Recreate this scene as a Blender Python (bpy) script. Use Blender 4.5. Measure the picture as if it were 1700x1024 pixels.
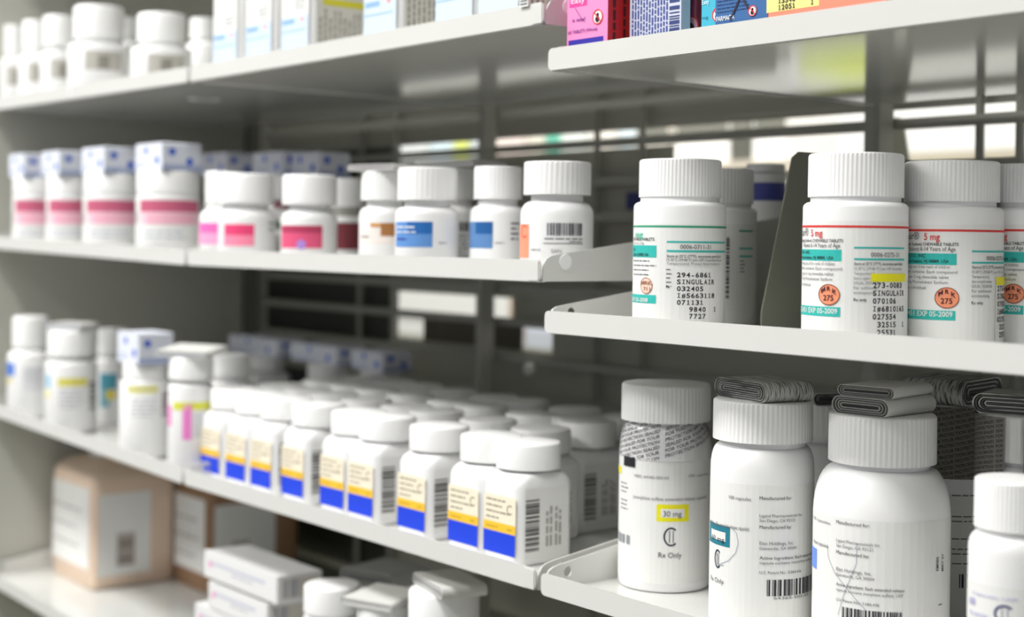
import bpy, math, random
from mathutils import Vector
random.seed(7)
for o in list(bpy.data.objects): bpy.data.objects.remove(o)
SC = bpy.context.scene
COL = SC.collection
# ------------------------------------------------------------------ camera
CX, CY, FPX, ROLL, D, Z0 = 850.0, 399.6, 2453.0, math.radians(.8), .6, 1.40
up = Vector((math.sin(ROLL), math.cos(ROLL), 0))
dd = Vector((-1972, 27.6, FPX)).normalized()
nn = up.cross(dd); nn.normalize()
AX = (-dd, nn, up)             # world axes written in camera terms (right, up, forward)
cam_d = bpy.data.cameras.new('camera'); cam = bpy.data.objects.new('camera', cam_d); COL.objects.link(cam)
right = Vector([a.x for a in AX]); upw = Vector([a.y for a in AX]); fwd = Vector([a.z for a in AX])
from mathutils import Matrix
cam.matrix_world = Matrix(((right.x, upw.x, -fwd.x, 0), (right.y, upw.y, -fwd.y, 0), (right.z, upw.z, -fwd.z, Z0), (0, 0, 0, 1)))
cam_d.sensor_width = 36; cam_d.lens = 36 * FPX / 1700; cam_d.shift_y = -(512 - CY) / 1700
cam_d.clip_start = .05
cam_d.dof.use_dof = True; cam_d.dof.focus_distance = .835; cam_d.dof.aperture_fstop = 5.3
cam_d.dof.aperture_blades = 0
SC.camera = cam
# ------------------------------------------------------------------ world, lamps, exposure
w = bpy.data.worlds.new('world'); SC.world = w; w.use_nodes = True
w.node_tree.nodes['Background'].inputs[0].default_value = (.93, .95, 1, 1)
w.node_tree.nodes['Background'].inputs[1].default_value = .40
SC.view_settings.view_transform = 'Standard'; SC.view_settings.look = 'None'
SC.view_settings.gamma = 1; SC.view_settings.use_curve_mapping = False
SC.view_settings.exposure = -.07
def area(name, loc, size, power, rot=(0, 0, 0), col=(1, .98, .95)):
    l = bpy.data.lights.new(name, 'AREA'); l.shape = 'RECTANGLE'; l.size, l.size_y = size; l.energy = power; l.color = col
    o = bpy.data.objects.new(name, l); o.location = loc; o.rotation_euler = rot; COL.objects.link(o); return o
AISLE_LAMP = area('aisle_ceiling_lamp', (-1.5, -.42, 3.15), (3.4, .60), 122, (math.radians(14), 0, 0), (1, .99, .975))
FILL_LAMP = area('added_fill_lamp', (-1.9, -1.55, 3.15), (3.0, .5), 95, (math.radians(35), 0, 0), (1, .99, .975))  # unseen lamp, added as frontal fill for the lower shelves
BACK_LAMP = area('rear_aisle_ceiling_lamp', (-1.6, 1.12, 3.15), (4.5, .4), 165, (math.radians(10), 0, 0))

# ------------------------------------------------------------------ picture <-> place
def ray(x, y): 
    v = Vector((x - CX, CY - y, FPX)); return Vector([a.dot(v) for a in AX])
def at(x, y, t):                      # point at depth t behind the shelf fronts (h relative to camera)
    v = ray(x, y); return v * ((D + t) / v.y)
def hpx(y, X, t):                     # height of a point at (X,t) seen on image row y
    c1 = AX[0].y * X + AX[1].y * (D + t); c2 = AX[0].z * X + AX[1].z * (D + t)
    return ((CY - y) / FPX * c2 - c1) / AX[2].y
def zof(X, t): return AX[0].z * X + AX[1].z * (D + t)

# ------------------------------------------------------------------ materials
MATS = {}
def mat(name, col, rough=.5, metal=0, var=0, scale=60, coat=0, trans=0, bump=0, spec=.5, sss=0):
    if name in MATS: return MATS[name]
    m = bpy.data.materials.new(name); m.use_nodes = True; nt = m.node_tree; b = nt.nodes['Principled BSDF']
    c = tuple(col) + (1,)
    b.inputs['Base Color'].default_value = c; b.inputs['Roughness'].default_value = rough
    b.inputs['Metallic'].default_value = metal; b.inputs['Specular IOR Level'].default_value = spec
    if coat: b.inputs['Coat Weight'].default_value = coat
    if trans: b.inputs['Transmission Weight'].default_value = trans
    if sss: b.inputs['Subsurface Weight'].default_value = sss; b.inputs['Subsurface Radius'].default_value = (.004, .004, .004); b.inputs['Subsurface Scale'].default_value = 1
    if var or bump:
        tc = nt.nodes.new('ShaderNodeTexCoord'); n = nt.nodes.new('ShaderNodeTexNoise'); n.inputs['Scale'].default_value = scale
        n.inputs['Detail'].default_value = 3
        nt.links.new(tc.outputs['Object'], n.inputs['Vector'])
        if var:
            r = nt.nodes.new('ShaderNodeMix'); r.data_type = 'RGBA'
            r.inputs[6].default_value = tuple(max(0, x - var) for x in col) + (1,); r.inputs[7].default_value = tuple(min(1, x + var) for x in col) + (1,)
            nt.links.new(n.outputs['Fac'], r.inputs[0]); nt.links.new(r.outputs[2], b.inputs['Base Color'])
        if bump:
            bp = nt.nodes.new('ShaderNodeBump'); bp.inputs['Strength'].default_value = bump; bp.inputs['Distance'].default_value = .0005
            nt.links.new(n.outputs['Fac'], bp.inputs['Height']); nt.links.new(bp.outputs[0], b.inputs['Normal'])
    MATS[name] = m; return m
def srgb(h):
    h = h.lstrip('#'); v = [int(h[i:i + 2], 16) / 255 for i in (0, 2, 4)]
    return tuple(((x + .055) / 1.055) ** 2.4 if x > .04045 else x / 12.92 for x in v)
def ink(h, rough=.5): return mat('ink_' + h, srgb(h), rough)
PAINT = mat('shelf_paint', (.68, .68, .652), .10, var=.012, scale=25)
WHITE = mat('white_plastic', (.90, .90, .895), .38, var=.01, scale=40)
CAPM = mat('cap_plastic', (.90, .90, .89), .42, var=.01, scale=40)
PAPER = mat('label_paper', (.84, .84, .815), .45, var=.01, scale=80)
CREAM = mat('cream_label', srgb('#f4ead2'), .45)
GREYP = mat('frame_paint', (.38, .38, .33), .5, var=.02, scale=30)
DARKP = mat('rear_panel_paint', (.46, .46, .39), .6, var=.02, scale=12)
BLACK = ink('#1c1c22')

# ------------------------------------------------------------------ mesh builder
class MB:
    def __init__(s): s.v = []; s.f = []; s.m = []; s.mats = []; s.sm = []
    def mi(s, m):
        if m not in s.mats: s.mats.append(m)
        return s.mats.index(m)
    def add(s, vs, fs, m, smooth=False):
        b = len(s.v); s.v += [tuple(v) for v in vs]; k = s.mi(m)
        for f in fs: s.f.append(tuple(b + i for i in f)); s.m.append(k); s.sm.append(smooth)
    def box(s, x0, x1, y0, y1, z0, z1, m):
        vs = [(x, y, z) for z in (z0, z1) for y in (y0, y1) for x in (x0, x1)]
        s.add(vs, [(0, 2, 3, 1), (4, 5, 7, 6), (0, 1, 5, 4), (1, 3, 7, 5), (3, 2, 6, 7), (2, 0, 4, 6)], m)
    def lathe(s, prof, m, seg=48, rib=None, c=(0, 0, 0), smooth=True):     # prof: (r,z) ; rib(i,ringindex)->factor
        n = len(prof); vs = []
        for j, (r, z) in enumerate(prof):
            for i in range(seg):
                k = rib(i, j) if rib else 1
                a = 2 * math.pi * i / seg; vs.append((c[0] + r * k * math.cos(a), c[1] + r * k * math.sin(a), c[2] + z))
        fs = []
        for j in range(n - 1):
            for i in range(seg):
                i2 = (i + 1) % seg; fs.append((j * seg + i, j * seg + i2, (j + 1) * seg + i2, (j + 1) * seg + i))
        s.add(vs, fs, m, smooth)
    def loft(s, rings, m, smooth=True, cap=True):
        n = len(rings[0]); vs = [p for r in rings for p in r]; fs = []
        for j in range(len(rings) - 1):
            for i in range(n):
                i2 = (i + 1) % n; fs.append((j * n + i, j * n + i2, (j + 1) * n + i2, (j + 1) * n + i))
        s.add(vs, fs, m, smooth)
        if cap:
            s.add(rings[-1], [tuple(range(n))], m); s.add(rings[0], [tuple(reversed(range(n)))], m)
    def prism(s, poly, axis, a, b, m):     # poly of 2D points extruded along axis
        def P(p, q):
            return {'x': (q, p[0], p[1]), 'y': (p[0], q, p[1]), 'z': (p[0], p[1], q)}[axis]
        n = len(poly); vs = [P(p, a) for p in poly] + [P(p, b) for p in poly]
        fs = [tuple(range(n)), tuple(range(2 * n - 1, n - 1, -1))] + [(i, (i + 1) % n, n + (i + 1) % n, n + i) for i in range(n)]
        s.add(vs, fs, m)
    def build(s, name, parent=None, loc=None, sharp=.7):
        me = bpy.data.meshes.new(name); me.from_pydata(s.v, [], s.f)
        for m in s.mats: me.materials.append(m)
        for p, k, q in zip(me.polygons, s.m, s.sm): p.material_index = k; p.use_smooth = q
        import bmesh
        bm = bmesh.new(); bm.from_mesh(me); 
        if len(bm.faces) < 20000: bmesh.ops.recalc_face_normals(bm, faces=[f for f in bm.faces if f.smooth] or bm.faces[:])
        for e in bm.edges:
            if len(e.link_faces) == 2 and e.calc_face_angle(0) > sharp: e.smooth = False
        bm.to_mesh(me); bm.free()
        o = bpy.data.objects.new(name, me); COL.objects.link(o)
        if parent: o.parent = parent
        if loc: o.location = loc
        return o
def tag(o, label=None, cat=None, group=None, kind=None):
    if label: o['label'] = label
    if cat: o['category'] = cat
    if group: o['group'] = group
    if kind: o['kind'] = kind
    return o
def empty(name, loc): 
    o = bpy.data.objects.new(name, None); o.empty_display_size = .01; o.location = loc; COL.objects.link(o); return o
def copy_tree(o, parent=None):
    c = o.copy(); COL.objects.link(c)
    if parent: c.parent = parent
    for ch in list(o.children): copy_tree(ch, c)
    return c

# ------------------------------------------------------------------ lettering
_tc = {}
def boxes(*bs):
    vs = []; fs = []
    for x0, y0, x1, y1 in bs:
        b = len(vs); vs += [(x0, y0), (x1, y0), (x1, y1), (x0, y1)]; fs.append((b, b + 1, b + 2, b + 3))
    xs = [v[0] for v in vs]; return (vs, fs, min(xs), max(xs))
def glyphs(s, bold=False):
    k = (s, bold)
    if k in _tc: return _tc[k]
    if s == '1~': return boxes((.20, .085, .33, .69), (.06, 0, .48, .085), (.08, .54, .20, .63))
    if s == 'I~': return boxes((.20, .085, .33, .605), (.04, 0, .50, .085), (.04, .605, .50, .69))
    cu = bpy.data.curves.new('lettering', 'FONT'); cu.body = s; cu.size = 1; cu.resolution_u = 3
    if bold: cu.offset = .026 if len(s) == 1 else .012
    ob = bpy.data.objects.new('lettering', cu); COL.objects.link(ob)
    dg = bpy.context.evaluated_depsgraph_get(); me = bpy.data.meshes.new_from_object(ob.evaluated_get(dg))
    vs = [(v.co.x, v.co.y) for v in me.vertices]; fs = [tuple(p.vertices) for p in me.polygons]
    bpy.data.objects.remove(ob); bpy.data.curves.remove(cu); bpy.data.meshes.remove(me)
    xs = [v[0] for v in vs] or [0, 1]
    _tc[k] = (vs, fs, min(xs), max(xs)); return _tc[k]
CAPH = .69
class Print:
    """printing laid on a surface; to3(u,v,off) gives the local point, inv(x,y) the (u,v) seen at a pixel"""
    def __init__(s, to3, inv, ppm, du):
        s.to3 = to3; s.inv = inv; s.ppm = ppm; s.du = du; s.mb = MB(); s.rot = False
    def rect(s, u0, v0, u1, v1, m, layer=1, dv=None):
        if u1 < u0: u0, u1 = u1, u0
        nu = max(1, int(math.ceil((u1 - u0) / s.du))); nv = 1 if not dv else max(1, int(math.ceil(abs(v1 - v0) / dv)))
        vs = [s.to3(u0 + (u1 - u0) * i / nu, v0 + (v1 - v0) * j / nv, layer) for j in range(nv + 1) for i in range(nu + 1)]
        fs = [(j * (nu + 1) + i, j * (nu + 1) + i + 1, (j + 1) * (nu + 1) + i + 1, (j + 1) * (nu + 1) + i) for j in range(nv) for i in range(nu)]
        s.mb.add(vs, fs, m)
    def text(s, t, u0, v0, h, m, u1=None, layer=3, bold=False, vert=False, mono=None, slant=0):
        if mono:
            for i, c in enumerate(t):
                if c != ' ':
                    vs, fs, a, b = glyphs(c + '~' if c in '1I' else c, bold); w = mono * .80
                    if c in '-.': w = mono * .5
                    if c in '1I': w = mono * .68
                    s._put(vs, fs, a, u0 + i * mono + (mono - w) / 2, v0, w / max(b - a, .05), h / CAPH, m, layer, vert, u0, slant)
            return
        vs, fs, a, b = glyphs(t, bold); sy = h / CAPH
        sx = sy if u1 is None else (u1 - u0) / (b - a)
        s._put(vs, fs, a, u0, v0, sx, sy, m, layer, vert, u0, slant)
    def _put(s, vs, fs, a, u0, v0, sx, sy, m, layer, vert, ub, slant):
        out = []
        for x, y in vs:
            p, q = (x - a) * sx, y * sy
            if vert: p, q = -q, p + (u0 - ub); out.append(s.to3(ub + p, v0 + q, layer))
            else: out.append(s.to3(u0 + p, v0 + q + slant * (u0 - ub + p), layer))
        s.mb.add(out, fs, m)
    def greek(s, u0, v0, u1, h, m, n=1, gap=1.7, layer=2, rag=.25, vert=False, seed=1):
        R = random.Random(seed)
        for i in range(n):
            if vert:
                y = v0; ye = u1 - R.random() * rag * (u1 - v0); x = u0 + i * h * gap
                while y < ye:
                    w = h * (1.2 + 3.2 * R.random()); s.rect(x, y, x + h, min(y + w, ye), m, layer); y += w + h * .7
            else:
                x = u0; xe = u1 - R.random() * rag * (u1 - u0); y = v0 - i * h * gap
                while x < xe:
                    w = h * (1.2 + 3.2 * R.random()); s.rect(x, y, min(x + w, xe), y + h * .5, m, layer); x += w + h * .6
    def bars(s, u0, v0, u1, v1, m, n=30, vert=False, layer=2, seed=3):
        R = random.Random(seed); wts = [R.choice((1, 1, 2, 3)) for _ in range(2 * n)]; tot = sum(wts); a, b = (v0, v1) if vert else (u0, u1)
        p = a
        for i, q in enumerate(wts):
            e = p + (b - a) * q / tot
            if i % 2 == 0:
                s.rect(*((u0, p, u1, e) if vert else (p, v0, e, v1)), m, layer)
            p = e
    def disc(s, u, v, r, m, layer=2, seg=28, ru=None):
        ru = ru or r
        vs = [s.to3(u, v, layer)] + [s.to3(u + ru * math.cos(6.2832 * i / seg), v + r * math.sin(6.2832 * i / seg), layer) for i in range(seg)]
        s.mb.add(vs, [(0, 1 + i, 1 + (i + 1) % seg) for i in range(seg)], m)
    def ring(s, u, v, r, wd, m, layer=2, a0=0, a1=6.2832, seg=36, ru=None):
        ru = ru or r; vs = []
        for i in range(seg + 1):
            a = a0 + (a1 - a0) * i / seg
            for k in (0, wd): vs.append(s.to3(u + (ru - k) * math.cos(a), v + (r - k) * math.sin(a), layer))
        s.mb.add(vs, [(2 * i, 2 * i + 2, 2 * i + 3, 2 * i + 1) for i in range(seg)], m)
    def line(s, pts, wd, m, layer=3):
        for (a, b), (c, d) in zip(pts, pts[1:]):
            L = math.hypot(c - a, d - b) or 1e-9; nx, ny = -(d - b) / L * wd / 2, (c - a) / L * wd / 2
            n = max(1, int(L / (s.du * 1.0))); vs = []
            for i in range(n + 1):
                k = i / n; x, y = a + (c - a) * k, b + (d - b) * k
                vs += [s.to3(x + nx, y + ny, layer), s.to3(x - nx, y - ny, layer)]
            s.mb.add(vs, [(2 * i, 2 * i + 1, 2 * i + 3, 2 * i + 2) for i in range(n)], m)
    # the same, measured on the photograph
    def prect(s, x0, y0, x1, y1, m, layer=1, dv=None):
        xm, ym = (x0 + x1) / 2, (y0 + y1) / 2
        s.rect(s.inv(x0, ym)[0], s.inv(xm, y1)[1], s.inv(x1, ym)[0], s.inv(xm, y0)[1], m, layer, dv)
    def ptext(s, t, x0, y, hp, m, x1=None, **k):
        a = s.inv(x0, y); u1 = s.inv(x1, y)[0] if x1 is not None else None
        s.text(t, a[0], a[1], hp / s.ppm, m, u1, **k)
    def pgreek(s, x0, y, x1, hp, m, n=1, **k):
        a = s.inv(x0, y); b = s.inv(x1, y); s.greek(a[0], a[1], b[0], hp / s.ppm, m, n, **k)
    def pbars(s, x0, y0, x1, y1, m, n=30, **k):
        xm, ym = (x0 + x1) / 2, (y0 + y1) / 2
        s.bars(s.inv(x0, ym)[0], s.inv(xm, y1)[1], s.inv(x1, ym)[0], s.inv(xm, y0)[1], m, n, **k)
    def pt(s, x, y): return s.inv(x, y)
    def build(s, name, parent): return s.mb.build(name, parent)
LAY = .00012
# ------------------------------------------------------------------ shelves
BX = {'R': (-.7115, -.222), 'M': (-1.2060, -.7170), 'L': (-1.7160, -1.2110)}
BH = {'R1': .1073, 'R2': -.0574, 'R3': -.2223, 'M1': .1376, 'M2': -.0256, 'M3': -.2210, 'M4': -.4135, 'R0': .325, 'M0': .335, 'L0': .335, 'L1': .1376, 'L2': -.0256, 'L3': -.2210, 'L4': -.4115}
RAISE = {'L1': .0045, 'L2': .009, 'L3': .014, 'L4': .011}
def fl(s, X):                       # floor height of a shelf at X
    b = BH[s] + .0022
    if s in RAISE: b += RAISE[s] * (-1.211 - X) / .505
    return b
LIP, DEP = .0138, .325
def make_shelf(s, label):
    x0, x1 = BX[s[0]]; W = x1 - x0
    root = empty('metal_shelf', (x0, D, Z0 + BH[s] + RAISE.get(s, 0)))
    root.rotation_euler = (0, math.atan2(RAISE.get(s, 0), W), 0)
    tag(root, label, 'shelf', 'white enamelled shelves of the unit')
    b = MB(); b.box(.0012, W - .0012, .0012, DEP, .0010, .0022, PAINT); b.build('deck', root)
    # front lip with rounded ends and the rolled hem under it
    r = .0035; pts = []
    for (cx, cz, a0) in ((r, r, 180), (W - r, r, 270), (W - r, LIP - r, 0), (r, LIP - r, 90)):
        for i in range(5): a = math.radians(a0 + 22.5 * i); pts.append((cx + r * math.cos(a), cz + r * math.sin(a)))
    b = MB(); b.prism(pts, 'y', -.0008, .0006, PAINT)
    b.box(r, W - r, .0006, .0016, .0, .0022, PAINT); b.box(r, W - r, .0006, .007, -.0006, .0002, PAINT)
    b.build('front_lip', root)
    for side in (0, 1):
        X = 0 if side == 0 else W - .0012
        hy, hz, hr = .0205, .0125, .0034
        out = [(.002, 0), (DEP, 0), (DEP, .058), (.014, .0172), (.0085, .0162), (.005, .0145), (.003, .0115), (.002, .008)]
        # flange with a round hole: two halves
        n = 12; b = MB()
        hole = [(hy + hr * math.cos(2 * math.pi * i / 24), hz - .0005 + hr * math.sin(2 * math.pi * i / 24)) for i in range(25)]
        top = .0172 + (hy - .014) * (.058 - .0172) / (DEP - .014)
        A = [(hy, 0), (DEP, 0), (DEP, .058), (hy, top)] + [hole[i] for i in range(6, -7, -1)]
        B_ = [(hy, top), (.014, .0172), (.0085, .0162), (.005, .0145), (.003, .0115), (.002, .008), (.002, 0), (hy, 0)] + [hole[i] for i in range(18, 5, -1)]
        hole_ok = [hole[i % 24] for i in range(24)]
        A = [(hy, 0), (DEP, 0), (DEP, .058), (hy, top)] + [hole_ok[i % 24] for i in range(6, -7, -1)]
        B_ = [(hy, top), (.014, .0172), (.0085, .0162), (.005, .0145), (.003, .0115), (.002, .008), (.002, 0), (hy, 0)] + [hole_ok[i % 24] for i in range(18, 5, -1)]
        b.prism(A, 'x', X, X + .0012, PAINT); b.prism(B_, 'x', X, X + .0012, PAINT)
        b.build('side_flange', root)
    if s in ('M1', 'M2'):
        b = MB(); b.lathe([(0, 0), (.0052, 0), (.0050, .0006), (0, .0007)], WHITE, 28)  # white disc stands in for the brightness showing through the open hole
        o = b.build('bright_hole_disc', root); o.location = (W, hy, hz); o.rotation_euler = (0, math.pi / 2, 0); o['label'] = 'white disc imitating the bright view through a hole'
    if s[0] == 'M':               # folded corner piece at the right end
        b = MB(); b.box(W - .0105, W - .001, -.0014, -.0006, .0006, .0128, PAINT); b.build('corner_clip', root)
    return root
nm = {'R1': 'white metal shelf holding pink, red and blue cartons, top right', 'R2': 'white metal shelf under the teal and red labelled tablet bottles',
      'R3': 'white metal shelf under the large capsule bottles, bottom right', 'M1': 'white metal shelf under the pale blue labelled bottles, top middle',
      'M2': 'white metal shelf with pink and blue labelled small bottles, middle bay', 'M3': 'white metal shelf under rows of blue and yellow labelled bottles',
      'M4': 'lowest middle shelf with long white cartons', 'L1': 'far left top shelf with plain white bottles',
      'L2': 'far left shelf under pink labelled jars', 'L3': 'far left shelf under bottles with yellow stripes', 'L4': 'far left bottom shelf under large beige jug'}
nm.update({'R0': 'white metal shelf above the picture over the cartons', 'M0': 'white metal shelf above the picture in the middle bay', 'L0': 'white metal shelf above the picture at the far left'})
for s in nm: make_shelf(s, nm[s])

# ------------------------------------------------------------------ unit frame and rear aisle
fr = empty('shelving_frame', (-.96, D + .345, 0)); tag(fr, 'grey wire grid and uprights at the back of the shelves', 'shelving frame')
def fpart(b, name): 
    o = b.build(name, fr); o.location = (.96, -(D + .345), 0); return o
FDK = mat('upright_paint', (.12, .12, .10), .6, var=.01)
for X, hw in ((-1.704, .004), (-1.2085, .004), (-.7142, .007), (-.219, .009)):
    b = MB(); b.box(X - hw, X + hw, D + .328, D + .346, 0, 2.25, FDK if X < -1.5 else GREYP); fpart(b, 'upright')
for h in (.245, .208, .172, .131, .0945, .058, .024, -.012, -.049, -.0835, -.121, -.158, -.195, -.24, -.29, -.34, -.39):
    b = MB(); b.box(-1.70, at(1300, 290, .35).x if h == .058 else -.22, D + .349, D + .357, Z0 + h - .004, Z0 + h + .004, GREYP); fpart(b, 'horizontal_rail')
for x in (655, 600, 990, 1065, 1625, 1692):
    X = at(x, 350, .362).x
    b = MB(); b.lathe([(.0034, .75), (.0034, 2.2)], GREYP, 12, c=(X, D + .362, 0)); fpart(b, 'vertical_wire')
pl = MB(); pl.box(-1.7360, -1.7220, D - .004, D + .3715, 0, 2.25, mat('side_panel_paint', (.52, .52, .46), .5, var=.01))
o = pl.build('side_panel'); tag(o, 'beige upright end panel closing the far left of the shelving', 'panel')
def sheet(X0, X1, h0, h1, label, m=None):
    b = MB(); b.box(X0, X1, D + .372, D + .374, Z0 + h0, Z0 + h1, m or DARKP); o = b.build('back_panel'); tag(o, label, 'panel')
XP, XQ = at(866, 560, .372).x, at(917, 560, .372).x; XG = at(1118, 240, .372).x; XL = at(703, 540, .372).x
sheet(-1.735, -.22, .108, 1.33, 'grey back sheet behind the top shelves')  # carried up out of view to block rear lamp spill onto the shelves
sheet(-1.42, XG, -.060, .0905, 'grey back sheet behind the small pink and blue labelled bottles')
XA, XB = at(1285, 290, .372).x, at(1502, 290, .372).x
sheet(XG, XA, -.060, .0675, 'grey back sheet behind the green lined bottle')
sheet(XA, XB, -.060, .042, 'lower cut grey back sheet behind the first red lined bottle')
sheet(XB, -.22, -.060, .0675, 'grey back sheet behind the shaded red lined bottles')
sheet(-1.42, -.22, -.80, -.114, 'grey back sheet behind the lower shelves')
sheet(-1.735, -1.42, -.80, .108, 'back sheet at the far left, shade painted in as dark grey', mat('painted_shade_sheet', (.055, .057, .045), .6, var=.01))  # shade at the far left end is put into this sheet's colour
sheet(XQ, -.22, -.114, -.060, 'narrow grey back strip behind the large capsule bottles')
sheet(at(852, 500, .372).x, XQ, -.0835, -.060, 'short grey strip above the small bright gap')
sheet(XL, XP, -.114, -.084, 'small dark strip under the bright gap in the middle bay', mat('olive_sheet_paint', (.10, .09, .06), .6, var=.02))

# room
def struct(name, x0, x1, y0, y1, z0, z1, m):
    b = MB(); b.box(x0, x1, y0, y1, z0, z1, m); o = b.build(name); o['kind'] = 'structure'; return o
struct('floor', -6, 3, -2.5, 3.6, -.05, 0, mat('floor_vinyl', (.22, .215, .17), .5, var=.03, scale=8))
struct('ceiling', -6, 3, -2.5, 3.6, 3.2, 3.25, mat('ceiling_white', (.75, .75, .72), .8, var=.01))
struct('wall_back', -6, 3, 3.2, 3.3, 0, 3.2, mat('wall_white', (.85, .85, .83), .7, var=.01))
for nme, (x, y, sx, sy), lab in (('a', (-1.5, -.42, 3.5, .66), 'long white ceiling light above the near aisle'), ('c', (-1.9, -1.55, 3.1, .56), 'long white ceiling light further from the shelves'), ('b', (-1.6, 1.12, 4.6, .45), 'long white ceiling light above the rear aisle')):  # housing c is added to go with the fill lamp
    b = MB(); b.box(x - sx / 2, x + sx / 2, y - sy / 2, y + sy / 2, 3.17, 3.2, mat('lamp_housing', (.8, .8, .8), .4)); tag(b.build('ceiling_light'), lab, 'ceiling light')

# ------------------------------------------------------------------ bottles
def bearing(x, y): v = ray(x, y); return math.atan2(v.x, v.y)      # angle from +Y towards +X
class Spot: pass
def spot(xl, xr, y, t):
    b1, b2 = bearing(xl, y), bearing(xr, y); bm = (b1 + b2) / 2
    s = Spot(); s.t = t; s.X = math.tan(bm) * (D + t); s.rho = math.hypot(s.X, D + t); s.R = s.rho * math.sin((b2 - b1) / 2); return s
def cap_mesh(R, H, ribs, seg=None):
    b = MB()
    if ribs:
        seg = ribs * 4
        rib = lambda i, j: 1 if (2 <= j <= 3) is False else (1.0 if i % 4 in (0, 1) else .978)
        prof = [(R * .99, 0), (R, H * .02), (R, H * .18), (R * .998, H * .92), (R * .985, H * .965), (R * .95, H), (R * .86, H), (R * .84, H * .99), (0.0001, H * .99)]
        prof = [(R * .97, .0005), (R, 0), (R, H * .20), (R * .997, H * .93), (R * .985, H * .97), (R * .955, H * .995), (R * .9, H), (0.0001, H)]
        rib = lambda i, j: (1.0 if i % 4 in (0, 1) else .980) if j in (3,) else ((1.0 if i % 4 in (0, 1) else .986) if j == 2 else 1)
    else:
        seg = seg or 40; rib = None
        prof = [(R * .97, .0005), (R, 0), (R, H * .90), (R * .975, H * .97), (R * .93, H), (0.0001, H)]
    b.lathe(prof, CAPM, seg, rib); return b
def round_bottle(name, label, cat, shelf, xl, xr, yw, t, ytop, ycap, yneck, ysh, cw, group=None, ribs=0, nk=.8, prints=None, bodymat=None, base_r=.0025, seg=56, labelname='label', dh=0):
    s = spot(xl, xr, yw, t); f0 = fl(shelf, s.X) + dh
    H = hpx(ytop, s.X, t - s.R * .5) - f0; hc = hpx(ycap, s.X, t) - f0; hn = hpx(yneck, s.X, t) - f0; hs = hpx(ysh, s.X, t) - f0
    R = s.R; Rc = R * cw; Rn = min(R * nk, Rc * .96)
    root = empty(name, (s.X, D + t, Z0 + f0)); tag(root, label, cat, group)
    prof = [(.0001, .0008), (R - base_r * 1.3, 0), (R - base_r * .35, base_r * .3), (R, base_r), (R, hs)]
    for i in range(1, 9):
        a = math.pi / 2 * i / 8; prof.append((Rn + (R - Rn) * math.cos(a), hs + (hn - hs) * math.sin(a)))
    prof += [(Rn, hc + (H - hc) * .5)]
    b = MB(); b.lathe(prof, bodymat or WHITE, seg); b.build('body', root)
    cm = cap_mesh(Rc, H - hc, ribs).build('cap', root); cm.location = (0, 0, hc)
    root['_R'] = 0; del root['_R']
    if prints:
        a0 = math.atan2(-(D + t), -s.X)
        def rad(h):
            if h <= hs: return R
            k = min(1, (h - hs) / max(1e-6, hn - hs)); return Rn + (R - Rn) * math.sqrt(max(0, 1 - k * k))
        def to3(u, v, l):
            a = a0 + u / R; r = rad(v) + (l + 1) * LAY; return (r * math.cos(a), r * math.sin(a), v)
        def inv(x, y):
            r = R; u = v = 0
            for _ in range(8):
                d = ray(x, y); A = d.x ** 2 + d.y ** 2; Bq = -2 * (d.x * s.X + d.y * (D + t)); Cq = s.X ** 2 + (D + t) ** 2 - r * r
                disc = Bq * Bq - 4 * A * Cq; k = (-Bq - math.sqrt(max(0, disc))) / (2 * A)
                p = d * k; a = math.atan2(p.y - (D + t), p.x - s.X) - a0
                a = (a + math.pi) % (2 * math.pi) - math.pi; u = a * R; v = p.z - f0; nr = rad(v)
                if abs(nr - r) < 1e-6: break
                r = (r + nr) / 2
            return u, v
        def sp():
            return Print(to3, inv, FPX / zof(s.X, t - s.R), R * .12)
        prints(sp, root, s, f0, R)
    root_info[root.name] = (s, f0, H, R, Rc)
    return root
root_info = {}
TEAL, GREEN, RED = ink('#2fb9b0'), ink('#2f9f77'), ink('#dc3b36')
TXT = ink('#2a2a30'); TXT2 = ink('#6d6d70'); YEL = ink('#f2ea10'); ORG = ink('#f79a72'); PORG = ink('#f8d3c0')
def wrap(p, h0, h1, R, m=PAPER, a0=-2.9, a1=2.9): p.rect(a0 * R, h0, a1 * R, h1, m, 0)
def dotblock(p, lines, x0, y0, pitch, hp, dy, skew=0):
    # dot-matrix sticker lines, photograph units
    for i, (ind, t) in enumerate(lines):
        a = p.inv(x0, y0 + i * dy); p.text(t, a[0] + ind * pitch / p.ppm, a[1], hp / p.ppm, BLACK, mono=pitch / p.ppm, bold=True)
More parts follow.
